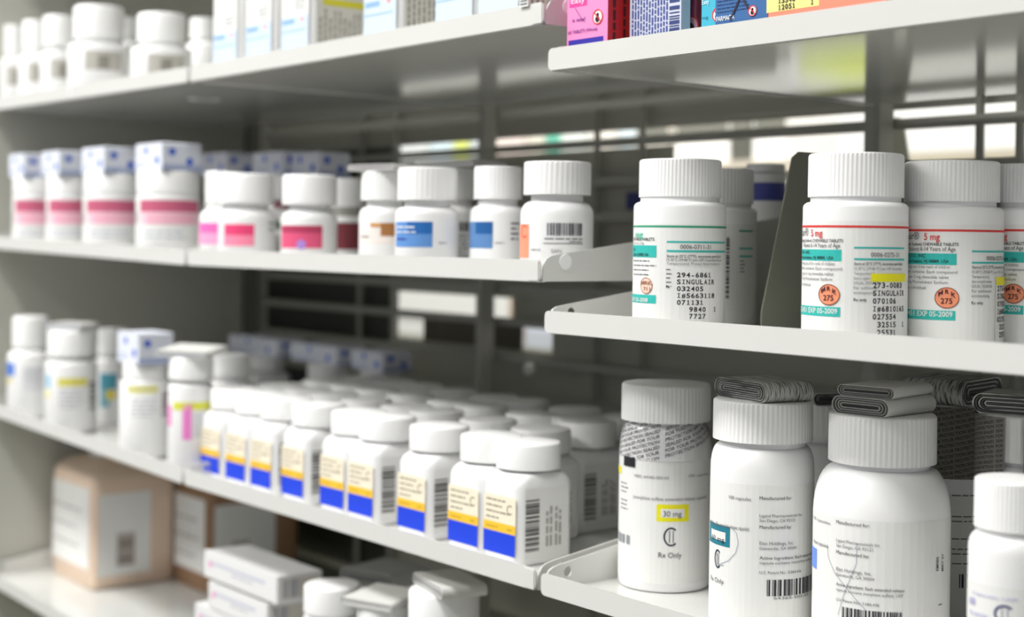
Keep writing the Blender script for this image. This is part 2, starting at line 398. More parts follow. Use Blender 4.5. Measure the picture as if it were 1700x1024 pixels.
# --- R2, the green lined bottle
def pr_green(sp, root, s, f0, R):
    p = sp(); wrap(p, .004, p.pt(1128, 372)[1], R)
    v = p.pt(1128, 376)[1]; p.rect(-2.8 * R, v - .0006, 2.8 * R, v + .0006, GREEN, 1)
    p.ptext('10 mg', 1040, 396, 13, ink('#63d3b4'), 1066) if False else p.ptext('mg', 1056, 394, 11, ink('#5fcfb0'), 1068, bold=True)
    p.ptext('CHEWABLE TABLETS', 1052, 399, 5, TXT, 1087, bold=True); p.ptext('for 2 to 5 Years of Age', 1052, 405, 4, TXT2, 1070)
    p.prect(1049, 407, 1090, 427, TEAL, 1); p.ptext('INC.', 1053, 416, 4.5, TXT, 1056, bold=True); p.ptext('Station, NJ 08889, USA', 1053, 424, 4.5, TXT, 1077, bold=True)
    for i, (a, b_) in enumerate(((1053, 1080), (1053, 1090), (1053, 1079), (1053, 1078))): p.pgreek(a, 433 + i * 7.5, b_, 3.4, TXT2, rag=.05, seed=i)
    c = p.pt(1073, 474); r = 13.5 / p.ppm; p.disc(c[0], c[1], r, PORG, 2); p.ring(c[0], c[1], r, .0004, ink('#a0583c'), 3)
    p.ptext('MRK', 1065, 472, 6, ink('#9a6a52'), 1083, bold=True, layer=4); p.ptext('711', 1069, 482, 6, ink('#9a6a52'), 1080, bold=True, layer=4)
    p.prect(1049, 489, 1089, 503, TEAL, 1); p.ptext('EXP 05-2008', 1051, 499, 6.5, PAPER, 1076, bold=True)
    p.prect(1107, 400.5, 1203, 403.5, TEAL, 1); p.prect(1107, 415.5, 1203, 419, TEAL, 1)
    p.ptext('0006-0711-31', 1129, 413, 7, TXT, 1179)
    p.ptext('Store at 25°C (77°F), excursions permitted', 1107, 427, 4.5, TXT, 1195, bold=True)
    p.ptext('15-30°C (59-86°F) [see USP Controlled Room', 1107, 433, 4.3, TXT, 1196)
    p.ptext('Temperature]. Protect from moisture.', 1107, 439, 4.0, TXT2, 1194)
    for i in range(5): p.pgreek(1106, 448 + i * 7, 1115, 3.4, TXT2, seed=i)
    p.ptext('Rx', 1106, 478, 5, TXT, 1112, bold=True)
    lab_ = p.build('label', root)
    q = sp(); q.prect(1118, 443, 1200, 534, mat('sticker_paper', (.84, .84, .82), .4), 3)
    q2 = q.inv(1123, 460)
    for i, (ind, t_) in enumerate(((0, '294-6861'), (0, 'SINGULAIR'), (0, '032405'), (0, 'I#5663118'), (0, '071131'), (2.6, '9840  1'), (2.6, '7727'))):
        a = q.inv(1123, 460 + i * 11.4); q.text(t_, a[0] + ind * 7.6 / q.ppm, a[1], 7.6 / q.ppm, BLACK, mono=7.6 / q.ppm, layer=4, bold=True)
    o = q.build('pharmacy_sticker', lab_)
round_bottle('pill_bottle', 'white tablet bottle with green line and black printed stock sticker, standing alone', 'bottle', 'R2', 1051, 1204.5, 430, .052, 264, 328, 336, 345, .893, ribs=68, nk=.86, prints=pr_green)
def pr_green_rear(sp, root, s, f0, R):
    p = sp(); wrap(p, .004, p.pt(1225, 372)[1], R)
    p.prect(1227, 382, 1249, 385, GREEN, 1); p.prect(1227, 411, 1249, 414, TEAL, 1); p.prect(1227, 424, 1249, 427, TEAL, 1)
    p.prect(1201, 336, 1227, 534, PAPER, 2)
    a = p.pt(1204, 495); b = p.pt(1211, 392); p.bars(a[0], a[1], b[0], b[1], TXT, 26, vert=True, layer=3)
    for i in range(4): p.pgreek(1228, 434 + i * 6, 1236, 3.5, TXT2, seed=i)
    p.ptext('06/04', 1254, 500, 5, TXT2, vert=True)
    p.build('label', root)
round_bottle('pill_bottle', 'white tablet bottle half hidden behind the green lined one', 'bottle', 'R2', 1116, 1256, 430, .135, 280, 338, 345, 352, .91, ribs=60, nk=.86, prints=pr_green_rear)
def pr_far(sp, root, s, f0, R):
    p = sp(); wrap(p, .004, p.pt(1280, 290)[1], R, WHITE)
    a = p.pt(1263, 480); b = p.pt(1270, 383); p.bars(a[0], a[1], b[0], b[1], TXT, 22, vert=True, layer=3); 
    v0, v1 = p.pt(1280, 333)[1], p.pt(1280, 303)[1]; p.rect(-2.9 * R, v0, 2.9 * R, v1, ink('#4a53a0'), 1)
    p.build('label', root)
round_bottle('tall_bottle', 'narrow white bottle with a blue band, deep on the shelf', 'bottle', 'R2', 1236, 1303, 400, .235, 272, 286, 287, 290, .97, prints=pr_far)
# --- R2, the red lined bottles
def pr_red(ox, k, yo, full):
    def f(sp, root, s, f0, R):
        p = sp()
        def X(x): return ox + (x - 1333) * k
        def Y(y): return yo + (y - 375) * k
        v = p.pt(X(1418), Y(376))[1]; wrap(p, .004, v + .003, R); p.rect(-2.8 * R, v - .0006, 2.8 * R, v + .0006, RED, 1)
        # text columns laid out as angles from the seam at the right edge of the left column
        def col(x0, x1): return X(x0), X(x1)
        L = full
        yy = 0
        def T(t, x1, w, y, h, m, **kk):     # right aligned, w metres wide
            b_ = p.pt(X(x1), Y(y)); p.text(t, b_[0] - w, b_[1], h * k / p.ppm, m, b_[0], **kk)
        g = 1 / p.ppm * k
        T('Singulair®', 1343 + L * .74, 62 * g, 391, 12, TXT); T('5 mg', 1366 + L * 1.1, 27 * g, 392, 11, RED, bold=True)
        T('(Montelukast Sodium) CHEWABLE TABLETS', 1400 + L, 116 * g, 402, 5, TXT, bold=True); T('Patients 6-14 Years of Age', 1395 + L, 86 * g, 411, 7, TXT)
        b_ = p.pt(X(1397 + L), Y(423)); a_ = p.pt(X(1370), Y(433))[1]
        p.rect(b_[0] - 110 * g, p.pt(X(1370), Y(433))[1], b_[0], p.pt(X(1370), Y(414))[1], TEAL, 1)
        T('MERCK & CO., INC.', 1346 + L, 66 * g, 421, 5, TXT, bold=True, layer=2); T('Whitehouse Station, NJ 08889, USA', 1384 + L, 100 * g, 430.5, 5, TXT, bold=True, layer=2)
        for i, (t_, x1, w) in enumerate((('Keep this and all drugs out of the reach of children', 1386, 120), ('Each tablet contains: Each compound', 1398, 116), ('is 5.2 mg per 5 mg chewable tablet', 1384, 100), ('Mg 5.17 mg Montelukast Sodium', 1382, 100), ('equivalent individual', 1346, 70))):
            T(t_, x1 + L, w * g, 440 + i * 8.6, 5, TXT2)
        c = p.pt(X(1376 + L * 1.15), Y(489)); r = 17.5 * g
        p.disc(c[0], c[1], r, ORG, 2, ru=r * 1.12); p.ring(c[0], c[1], r, .0004, ink('#7a3326'), 3, ru=r * 1.12)
        p.text('M', c[0] - r * .78, c[1] + r * .12, 7 * g, ink('#4a2030'), c[0] - r * .35, bold=True, layer=4, slant=.6)
        p.text('R', c[0] - r * .17, c[1] + r * .38, 7 * g, ink('#4a2030'), c[0] + r * .2, bold=True, layer=4)
        p.text('K', c[0] + r * .38, c[1] + r * .2, 7 * g, ink('#4a2030'), c[0] + r * .8, bold=True, layer=4, slant=-.5)
        p.text('275', c[0] - r * .55, c[1] - r * .55, 9 * g, ink('#4a2030'), c[0] + r * .5, bold=True, layer=4)
        b_ = p.pt(X(1395 + L), Y(516)); p.rect(b_[0] - 110 * g, p.pt(X(1370), Y(525))[1], b_[0], p.pt(X(1370), Y(509))[1], TEAL, 1)
        T('0123451 EXP 05-2009', 1390 + L, 104 * g, 521, 8.5, PAPER, bold=True, layer=2)
        # right hand column
        z = 1418
        if full: z = 1418 + 0
        def C(x, y): return p.pt(X(x), Y(y))
        Rx = L * 1.0 + (26 if L else 0)
        a = C(1418 + Rx * .62, 411); 
        p.rect(a[0], a[1] - .5 * 3 * g, a[0] + 100 * g, a[1] + 1.5 * g, TEAL, 1); a = C(1418 + Rx * .62, 430); p.rect(a[0], a[1] - 1.6 * g, a[0] + 100 * g, a[1] + 1.6 * g, TEAL, 1)
        u = a[0]
        p.text('0006-0275-31', u + 27 * g, C(1440 + Rx * .5, 426)[1], 7 * g, TXT, u + 82 * g)
        for i, t_ in enumerate(('Store at 25°C (77°F), excursions permitted', '15-30°C (59-86°F) [see USP Controlled', 'Temperature].', 'Store in original container', 'USUAL DOSAGE', 'For additional', 'accompanying')):
            w = (92, 90, 34, 40, 40, 38, 34)[i]
            p.text(t_, u, C(1430 + Rx * .6, 440 + i * 8)[1], 4.8 * g, TXT if i == 0 else TXT2, u + w * g, bold=i == 0)
        p.text('Rx only', u, C(1430 + Rx * .6, 500)[1], 5 * g, TXT, u + 21 * g, bold=True)
        lab_ = p.build('label', root)
        q = sp(); su = u + (26 if not full else 50) * g; v0 = q.inv(X(1460), Y(555))[1]; vt = q.inv(X(1460), Y(454))[1]
        q.rect(su, .003, su + 78 * g, vt, mat('sticker_paper', (.84, .84, .82), .4), 3)
        q.rect(su + 1 * g, vt - 13.5 * g, su + 78 * g, vt, YEL, 4)
        for i, (ind, t_) in enumerate(((0, '273-0083'), (0, 'SINGULAIR'), (0, '070106'), (0, 'I#6810165'), (0, '027554'), (1.1, '32515  1'), (1.1, '25531'))):
            q.text(t_, su + (4 + ind * 7.4) * g, vt - (23.5 + i * 12.9) * g, 8.6 * g, BLACK, mono=7.6 * g, layer=4, bold=True)
        q.build('pharmacy_sticker', lab_)
    return f
round_bottle('pill_bottle', 'white tablet bottle with red line and yellow-topped sticker, brightest of the red lined bottles', 'bottle', 'R2', 1331.5, 1507.5, 440, .050, 254, 328, 336, 346, .91, ribs=68, nk=.86, prints=pr_red(1333, 1, 375, 0), dh=0)
round_bottle('pill_bottle', 'shaded white tablet bottle with red line, second of the red lined bottles', 'bottle', 'R2', 1492, 1666, 440, .098, 267, 336, 344, 352, .92, ribs=68, nk=.86, prints=pr_red(1494, .99, 381.5, 31))
round_bottle('pill_bottle', 'shaded white tablet bottle with red line, cut by the right edge of the picture', 'bottle', 'R2', 1634, 1797, 440, .142, 272, 338, 345, 353, .92, ribs=68, nk=.86, prints=pr_red(1632, .93, 381.5, 10))
# bookend
def bookend(px, t0, t1, ytop, label, slopey, shelf='R2', name='bookend', cut=.05):
    X = at(px, 500, t0).x; v_ = ray(1322, 256); cut = X / v_.x * v_.y - D - t0 - .004; f0 = fl(shelf, X); H = hpx(ytop, X, t0 + cut) - f0
    b = MB(); poly = [(t0, 0), (t1, 0), (t1, H), (t0 + cut + .006, H), (t0 + cut, H - .004), (t0, H * slopey)]
    b.prism(poly, 'x', -.0006, .0006, mat('bookend_paint', (.21, .215, .17), .5))
    o = b.build(name, None, (X, D, Z0 + f0)); tag(o, label, 'bookend'); return o
bookend(1264, .085, .29, 251, 'dark grey metal shelf divider with sloping front behind the first red lined bottle', .12)

# --- R3 large capsule bottles
BLU, NAVY = ink('#6f97ea'), ink('#1f2f3a')
def c2(p, x, y, rx, ry, wd=2.7, m=NAVY):
    c = p.pt(x, y); p.ring(c[0], c[1], ry / p.ppm, wd / p.ppm, m, 2, math.radians(48), math.radians(312), ru=rx / p.ppm)
    for dx in (-2.6, 2.2): p.rect(c[0] + dx * rx / 10 / p.ppm, c[1] - ry * .62 / p.ppm, c[0] + (dx * rx / 10 + 1.3) / p.ppm, c[1] + ry * .62 / p.ppm, m, 2)
def pr_c1(sp, root, s, f0, R):
    p = sp(); wrap(p, .006, p.pt(1103, 768)[1], R)
    p.prect(1037, 758, 1055, 774, BLACK, 4); p.prect(1024, 770, 1032, 783, YEL, 1)
    p.ptext('NDC 64365-503-03', 1054, 791, 4.5, TXT2, 1110); p.ptext('100 capsules', 1143, 792, 4.5, TXT2, 1174)
    p.ptext('(morphine sulfate extended-release capsules)', 1052, 826, 5.5, TXT2, 1172)
    p.prect(1090, 837.5, 1143, 866, YEL, 1); p.prect(1097, 845, 1136, 859, PAPER, 2); p.ptext('30 mg', 1101, 857, 9, TXT, 1131)
    c2(p, 1114, 891, 12.5, 15.5)
    p.ptext('Rx Only', 1093, 925, 8.5, TXT, 1131)
    for i in range(3): p.pgreek(1032, 800 + i * 7, 1044, 3.2, TXT2, seed=i); p.pgreek(1032, 828 + i * 7, 1044, 3.2, TXT2, seed=i + 5)
    p.pbars(1027, 886, 1047, 901, ink('#8d929a'), 8)
    lab_ = p.build('label', root)
    q = sp(); band = mat('shrink_film', (.82, .82, .82), .12, coat=.6)
    R_ = R; v0, v1 = q.inv(1103, 766)[1], q.inv(1103, 701)[1]
    q.rect(-2.9 * R, v0, 2.9 * R, v1, band, 1.5, dv=(v1 - v0) / 10)
    rr = random.Random(5); G = ink('#5c5c60')
    phr = ['SEALED FOR YOUR PROTECTION', 'PROTECTION SEALED FOR YOUR', 'FOR YOUR PROTECTION SEALED']
    dvv = (v1 - v0) / 7.2
    for i in range(11):
        v = v0 + (i - 3) * dvv * 1.0; 
        for jx in range(2):
            u0 = (-1.75 + 1.75 * jx) * R
            # slanted line: clip glyphs leaving the band
            vs, fs, a, b_ = glyphs(phr[(i + jx) % 3], True); sx = 1.62 * R / (b_ - a); hh = dvv * .62
            keep = []; out = []
            for (x, y) in vs:
                uu = u0 + (x - a) * sx; vv = v + y * hh / CAPH + (uu + 1.4 * R) * .30; out.append((uu, vv))
            fk = [f for f in fs if all(v0 + .0002 < out[i_][1] < v1 - .0002 for i_ in f)]
            q.mb.add([q.to3(uu, vv, 4) for uu, vv in out], fk, G)
    q.build('shrink_band', root)['label'] = 'clear shrink band printed with grey warning words'
b1 = round_bottle('capsule_bottle', 'large white capsule bottle with clear printed neck band and yellow 30 mg box', 'bottle', 'R3', 1027, 1180, 850, .078, 637, 695, 702, 762, .97, ribs=64, nk=.84, prints=pr_c1)
DTEAL = ink('#1f7d90')
def company(p, x0, y0, k, wide=1, hdr=True, bary=None, slant=0):
    def t(s_, y, h, w, m=TXT2, **kk): p.ptext(s_, x0, y0 + y * k, h * k, m, x0 + w * k, **kk)
    t('Manufactured for:', 0, 5.5, 53, TXT); t('Ligand Pharmaceuticals Inc.', 29, 5, 70); t('San Diego, CA 92121', 37, 5, 58)
    t('Manufactured by:', 48, 5.5, 52, TXT); t('Elan Holdings, Inc.', 75, 5.5, 56); t('Gainesville, GA 30504', 83, 4.6, 60)
    t('Active Ingredient: Each extended-release', 99, 5, 90 * wide, TXT); t('capsule contains morphine sulfate, USP', 107, 4.6, 88 * wide)
    t('U.S. Patent No.: 5,066,436', 123, 4.6, 68)
def pr_c2(sp, root, s, f0, R):
    p = sp(); wrap(p, .006, p.pt(1265, 806)[1], R)
    p.ptext('100 capsules', 1211, 827, 5.5, TXT2, 1247); company(p, 1261, 829, 1.0)
    p.ptext('(morphine sulfate extended-release capsules)', 1180, 866, 6.5, TXT2, 1244)
    p.prect(1179, 871, 1212, 905, DTEAL, 1); p.prect(1182, 881, 1205, 896, PAPER, 2); p.ptext('60 mg', 1183, 893, 7.5, TXT, 1203)
    c2(p, 1192, 927, 9.5, 15.5, 2.6); p.ptext('Rx Only', 1181, 961, 8, TXT2, 1202)
    pts = [p.pt(x, y) for x, y in ((1195, 876), (1214, 873), (1223, 885), (1226, 900), (1222, 917), (1210, 930), (1192, 938), (1202, 938))][1:]
    p.line(pts, .0003, ink('#8f95a8'))
    p.pbars(1273, 961, 1350, 988, TXT, 26)
    p.ptext('64365-505-03', 1284, 995, 4.5, TXT2, 1340)
    p.build('label', root)
b2 = round_bottle('capsule_bottle', 'large white capsule bottle with dark teal 60 mg box and folded leaflet on its cap', 'bottle', 'R3', 1178.5, 1351, 850, .055, 664, 727, 736, 775, .965, ribs=64, nk=.84, prints=pr_c2)
def pr_c3(sp, root, s, f0, R):
    p = sp(); wrap(p, .006, p.pt(1463, 866)[1], R)
    p.ptext('100 capsules', 1352, 860, 5, TXT2, 1379); p.ptext('release capsules)', 1352, 899, 6.5, TXT2, 1376); p.prect(1344, 906, 1356.5, 940, BLU, 1)
    company(p, 1389, 868, 1.04, 1.2)
    pts = [p.pt(x, y) for x, y in ((1374, 905), (1376, 925), (1388, 953), (1404, 973), (1420, 993), (1437, 1012))]; p.line(pts, .0003, ink('#8f95a8'))
    pts = [p.pt(x, y) for x, y in ((1423, 901), (1422, 935), (1410, 965), (1400, 990), (1392, 1020))]; p.line(pts, .0003, ink('#8f95a8'))
    p.pbars(1398, 1014, 1500, 1040, TXT, 28)
    p.ptext('EM005', 1557, 947, 6, TXT, vert=True, bold=True); p.ptext('MAY 07', 1565, 947, 6, TXT, vert=True, bold=True)
    p.pgreek(1557, 1005, 1563, 4, TXT2)
    p.build('label', root)
b3 = round_bottle('capsule_bottle', 'largest white capsule bottle with broad shoulders under two folded leaflets', 'bottle', 'R3', 1349, 1578, 900, .070, 688, 764, 772, 850, .79, ribs=64, nk=.70, prints=pr_c3)
def pr_c4(sp, root, s, f0, R):
    p = sp(); VI = ink('#a9a8dc'); wrap(p, .006, p.pt(1660, 975)[1], R); u = p.pt(1612, 968); p.ptext('Capsules USP', 1616, 984, 5, VI, 1690)
    p.ptext('60', 1611, 1000, 12, VI, 1620, bold=True); p.ptext('mg capsules', 1611, 1016, 8, VI, 1640); c2(p, 1668, 1020, 18, 16, 4, ink('#4a4f7c'))
    p.build('label', root)
round_bottle('capsule_bottle', 'smaller white bottle with violet printing in the bottom right corner', 'bottle', 'R3', 1607, 1765, 900, .016, 797, 874, 884, 912, .885, ribs=60, nk=.80, prints=pr_c4)
# rear capsule bottles with printed neck sleeves
def sleeve(sp, root, s, f0, R, ya, yb, xm, seed, gap=None):
    q = sp(); RS = R + .0006; a0 = math.atan2(-(D + s.t), -s.X)
    q.to3 = lambda u, v, l: ((RS + l * LAY) * math.cos(a0 + u / R), (RS + l * LAY) * math.sin(a0 + u / R), v)
    v0, v1 = hpx(yb, s.X, s.t - R) - f0, hpx(ya, s.X, s.t - R) - f0
    spans = [(-2.9, 2.9)] if not gap else [(-2.9, gap[0]), (gap[1], 2.9)]
    for a, b in spans: q.rect(a * R, v0, b * R, v1, ink('#86837c'), 1.5)
    n = 13; dvv = (v1 - v0) / n
    for i in range(-8, n):
        for jx in range(3):
            vs, fs, a, b_ = glyphs(['SEALED FOR YOUR PROTECTION', 'FOR YOUR PROTECTION SEALED'][(i + jx) % 2], True); sx = 1.25 * R / (b_ - a); out = []
            for (x, y) in vs:
                uu = (-1.9 + 1.3 * jx) * R + (x - a) * sx; out.append((uu, v0 + i * dvv + y * dvv * .6 / CAPH + (uu + 1.9 * R) * .22))
            fk = [f for f in fs if all(v0 < out[i_][1] < v1 for i_ in f) and not (gap and any(gap[0] * R - .0005 < out[i_][0] < gap[1] * R + .0005 for i_ in f))]
            q.mb.add([q.to3(uu, vv, 4) for uu, vv in out], fk, ink('#2b2a28'))
    q.build('shrink_band', root)['label'] = 'grey printed neck sleeve'
def pr_rear(xm, ya, yb, gap=None):
    def f(sp, root, s, f0, R):
        p = sp(); wrap(p, .006, p.pt(xm, yb + 30)[1], R)
        for i, y in enumerate((823, 858, 866, 895, 912, 920, 936)): p.pgreek(xm - 18, y, xm + 60, 4, TXT2, seed=i)
        p.pbars(xm - 6, 952, xm + 50, 975, TXT, 12)
        p.build('label', root); sleeve(sp, root, s, f0, R, ya, yb, xm, 3, gap)
    return f
b5 = round_bottle('capsule_bottle', 'shaded capsule bottle with grey printed neck sleeve in the gap behind the largest bottle', 'bottle', 'R3', 1490, 1655, 850, .165, 668, 722, 728, 785, .96, ribs=60, nk=.84, prints=pr_rear(1598, 672, 790))
b6 = round_bottle('capsule_bottle', 'shaded capsule bottle with split neck sleeve behind the smaller corner bottle', 'bottle', 'R3', 1618, 1790, 850, .115, 688, 760, 766, 800, .96, ribs=60, nk=.84, prints=pr_rear(1660, 692, 800, (-.42, -.06)))
b7 = round_bottle('capsule_bottle', 'plain white capsule bottle in shadow, glimpsed between the second and the largest bottle', 'bottle', 'R3', 1310, 1440, 850, .17, 668, 722, 730, 800, .96, ribs=40)

# ------------------------------------------------------------------ folded leaflets
def leaf_mat():
    m = bpy.data.materials.get('printed_leaflet')
    if m: return m
    m = mat('printed_leaflet', (.7, .7, .67), .75); nt = m.node_tree; b = nt.nodes['Principled BSDF']
    tc = nt.nodes.new('ShaderNodeTexCoord'); mp = nt.nodes.new('ShaderNodeMapping'); n = nt.nodes.new('ShaderNodeTexNoise'); n.inputs['Scale'].default_value = 1; n.inputs['Detail'].default_value = 2
    mp.inputs['Scale'].default_value = (40, 1300, 120); r = nt.nodes.new('ShaderNodeValToRGB')
    r.color_ramp.elements[0].position = .40; r.color_ramp.elements[0].color = (.11, .11, .105, 1); r.color_ramp.elements[1].position = .52; r.color_ramp.elements[1].color = (.62, .62, .59, 1)
    nt.links.new(tc.outputs['Object'], mp.inputs[0]); nt.links.new(mp.outputs[0], n.inputs['Vector']); nt.links.new(n.outputs['Fac'], r.inputs[0]); nt.links.new(r.outputs[0], b.inputs['Base Color'])
    return m
LPAPER = mat('leaflet_paper', (.66, .66, .63), .75)
LINK = mat('leaflet_ink', (.13, .13, .125), .8)
def leaflet(label, X, Y, z, L, Wd, H, rotz, n=5, dark=True, group=None, mats=None, tilt=0):
    """sheet folded over and over: nested flattened loops seen from the end"""
    root = empty('folded_leaflet', (X, Y, z)); root.rotation_euler = (tilt, 0, rotz); tag(root, label, 'leaflet', group)
    ms = mats or ((leaf_mat(), LINK) if dark else (LPAPER, LPAPER))
    b = MB(); th = H / (2 * n + 1)
    for k in range(n):
        hh = H / 2 - k * th * 1.0; w2 = L / 2 - k * th * 1.6
        if hh < th: break
        out = []; inn = []
        for i in range(24):
            a = 2 * math.pi * i / 24; ca, sa = math.cos(a), math.sin(a)
            cx = (w2 - hh) * (1 if ca > 0 else -1)
            out.append((cx + hh * ca, H / 2 + hh * sa)); h2 = hh - th * .62; inn.append((cx + h2 * ca, H / 2 + h2 * sa))
        m = ms[k % 2]; nn_ = 24
        vs = [(p[0], y, p[1]) for y in (-Wd / 2 + .0002 * (k % 3), Wd / 2 - .0003 * (k % 2)) for p in out + inn]
        N = 48; fs = []
        for i in range(24):
            j = (i + 1) % 24
            fs += [(i, j, 24 + j, 24 + i), (N + i, N + 24 + i, N + 24 + j, N + j), (i, N + i, N + j, j), (24 + i, 24 + j, N + 24 + j, N + 24 + i)]
        b.add(vs, fs, m)
    b.box(-L / 2 + H / 2, L / 2 - H / 2, -Wd / 2 + .001, Wd / 2 - .001, H / 2 - th * .4, H / 2 + th * .4, ms[1])
    b.build('folded_sheet', root); return root
def captop(root):
    s, f0, H, R, Rc = root_info[root.name]; return s.X, D + s.t, Z0 + f0 + H, Rc
X, Y, Z, Rc = captop(b2); leaflet('tightly folded printed leaflet lying on the cap of the teal boxed bottle', X, Y, Z, .050, .034, .0115, math.radians(-12), 9)
X, Y, Z, Rc = captop(b3); leaflet('lower of two folded leaflets on the cap of the largest bottle', X + .001, Y, Z, .036, .047, .0098, math.radians(4), 8, mats=(LPAPER, LINK))
leaflet('upper of two folded leaflets on the cap of the largest bottle', X + .001, Y + .001, Z + .0100, .034, .045, .0060, math.radians(9), 6, mats=(LPAPER, LINK))
X, Y, Z, Rc = captop(b5); leaflet('black striped folded leaflet on the sleeved bottle behind the largest one', X + .002, Y, Z, .056, .040, .0150, math.radians(100), 6)
X, Y, Z, Rc = captop(b6); leaflet('striped folded leaflet on the split sleeved bottle at the right edge', X, Y, Z, .050, .034, .0110, math.radians(20), 5)
X, Y, Z, Rc = captop(b7); leaflet('thin dark leaflet at the back, above and left of the striped one', X + .01, Y, Z, .050, .030, .0080, math.radians(60), 4)

# ------------------------------------------------------------------ cartons on R1
def carton(name, label, cat, shelf, xl, xr, y, t0, dep, ytop, m, front=None, side=None, group=None, dh=0, sidemat=None, rx=None, htop=None):
    a, b_ = at(xl, y, t0).x, at(xr, y, t0).x; f0 = fl(shelf, a) + dh
    H = htop or (hpx(ytop, (a + b_) / 2, t0) - f0); Wd = b_ - a
    root = empty(name, (a, D + t0, Z0 + f0)); tag(root, label, cat, group)
    b = MB(); e = .0006
    poly = [(e, 0), (Wd - e, 0), (Wd, e), (Wd, dep - e), (Wd - e, dep), (e, dep), (0, dep - e), (0, e)]
    b.prism(poly, 'z', 0, H, m); b.build('box_body', root)
    if front:
        p = Print(lambda u, v, l: (u, -(l + 1) * LAY, v), lambda x, y_: (lambda q: (q.x - a, q.z - f0))(at(x, y_, t0)), FPX / zof((a + b_) / 2, t0), 1)
        front(p, Wd, H); p.build('front_panel', root)
    if side:
        def inv(x, y_):
            v = ray(x, y_); k = b_ / v.x; q = v * k; return (q.y - (D + t0), q.z - f0)
        p = Print(lambda u, v, l: (Wd + (l + 1) * LAY, u, v), inv, FPX / zof(b_, t0 + dep / 2), 1)
        side(p, dep, H); p.build('side_panel', root)
    return root
PK, RD, CY_, BL2, YL, SAL = ink('#f98fc4'), ink('#d3232b'), ink('#3fb6cf'), ink('#33669f'), ink('#efe98f'), ink('#ff8f74')
VIO, PINKD = ink('#5a2c8c'), ink('#ec3f9c')
def nosign(p, x, y, r, animal=True):
    c = p.pt(x, y); R_ = r / p.ppm; p.disc(c[0], c[1], R_, WHITE, 2); 
    p.disc(c[0] - R_ * .05, c[1] - R_ * .3, R_ * .42, BLACK, 3); p.disc(c[0], c[1] + R_ * .3, R_ * .24, BLACK, 3); p.rect(c[0] - R_ * .2, c[1] - .3 * R_, c[0] + R_ * .15, c[1] + R_ * .4, BLACK, 3)
    p.ring(c[0], c[1], R_, R_ * .16, ink('#e5262b'), 4); p.line([(c[0] - R_ * .68, c[1] + R_ * .68), (c[0] + R_ * .68, c[1] - R_ * .68)], R_ * .16, ink('#e5262b'), 5)
def f_pink(p, W_, H_):
    p.rect(0, 0, W_, H_, PK, 0)
    a = p.pt(942, 75); b_ = p.pt(1002, 66); p.rect(.0015, a[1] - .004, b_[0], a[1] + .0026, ink('#2b1f9e'), 1)
    p.ptext('60 TABLETS (Whole)', 944, 57.5, 5.5, VIO, 992, bold=True); p.ptext('is easy!', 951, 37, 6, VIO, 972, bold=True)
    c = p.pt(946, 12); d_ = p.pt(975, 0); p.rect(c[0], c[1] - .0006, d_[0], c[1] + .02, PINKD, 1); p.ptext('Easy', 949, 7, 10, ink('#ffd9ee'), 972, bold=True)
    p.line([p.pt(955, 13), p.pt(966, 31), p.pt(972, 36)], .0004, VIO); nosign(p, 993, 28, 12.5)
def s_red(p, d_, H_):
    p.rect(0, 0, d_, H_, RD, 0)
    for i in range(5): p.greek(.004 + i * .0085, .004, H_, .0022, ink('#5a1216'), 1, vert=True, seed=i, rag=.02)
def f_text(p, W_, H_):
    p.rect(0, 0, W_, H_, ink('#cdd0de'), 0); n = 13
    for i in range(n): p.greek(.002 + i * W_ * .056, .003, H_, .0013, ink('#3c4f96'), 1, vert=True, seed=i + 3, rag=.03)
    p.bars(W_ * .78, .0, W_ * .97, H_, ink('#2d3f78'), 34, vert=True)
def f_pink_shade(p, W_, H_): p.rect(0, 0, W_, H_, ink('#8a3f5c'), 0); c = p.pt(1146, 45); p.disc(c[0], c[1], .007, ink('#c99aa6'), 1); p.ring(c[0], c[1], .007, .001, ink('#b02430'), 2); p.disc(c[0], c[1] - .001, .0035, BLACK, 2)  # another pink carton, its shadow put into the darker colours
def f_cyan(p, W_, H_):
    p.rect(0, 0, W_, H_, CY_, 0); p.ptext('Easy', 1166, 8, 8, ink('#d8f4f8'), 1178, bold=True); p.ptext('mg', 1166, 32, 5, ink('#1f6f90'), 1176); nosign(p, 1192, 24, 12)
def f_blue(p, W_, H_):
    p.rect(0, 0, W_, H_, BL2, 0)
    for i in range(5): p.pgreek(1191, 4 + i * 6 - 6, 1245, 3, ink('#1f3c70'), seed=i, rag=.1)
    p.ptext('PARMACIA', 1190, 36, 8, WHITE, 1220, bold=True)
    K = ink('#241f3a'); p.line([p.pt(1213, 34), p.pt(1232, -10)], .0012, K, 4); p.line([p.pt(1231, -8), p.pt(1243, 14)], .0012, K, 4); nosign(p, 1250, 18, 9)
def f_salm(p, W_, H_):
    p.rect(0, 0, W_, H_, SAL, 0)
    a = p.pt(1273, 22); b_ = p.pt(1361, -40); p.rect(a[0], a[1], b_[0], b_[1], YL, 1)
    q = p.pt(1292, 17); p.text('12051', q[0], q[1], 8.5 / p.ppm, BLACK, mono=7.8 / p.ppm, bold=True); q = p.pt(1292, 6); p.text('13346', q[0], q[1], 8.5 / p.ppm, BLACK, mono=7.8 / p.ppm, bold=True)
    q = p.pt(1346, 8); p.text('1', q[0], q[1], 8.5 / p.ppm, BLACK, mono=7.8 / p.ppm, bold=True)
CT = 'box'
carton('medicine_carton', 'bright pink carton with red side and crossed-out animal sign', CT, 'R1', 942, 1009, 40, .010, .052, 0, PK, f_pink, s_red, htop=.09)
carton('medicine_carton', 'pale carton covered in vertical blue print with a barcode edge', CT, 'R1', 1046, 1131, 30, .022, .008, 0, ink('#cdd0de'), f_text, htop=.09)
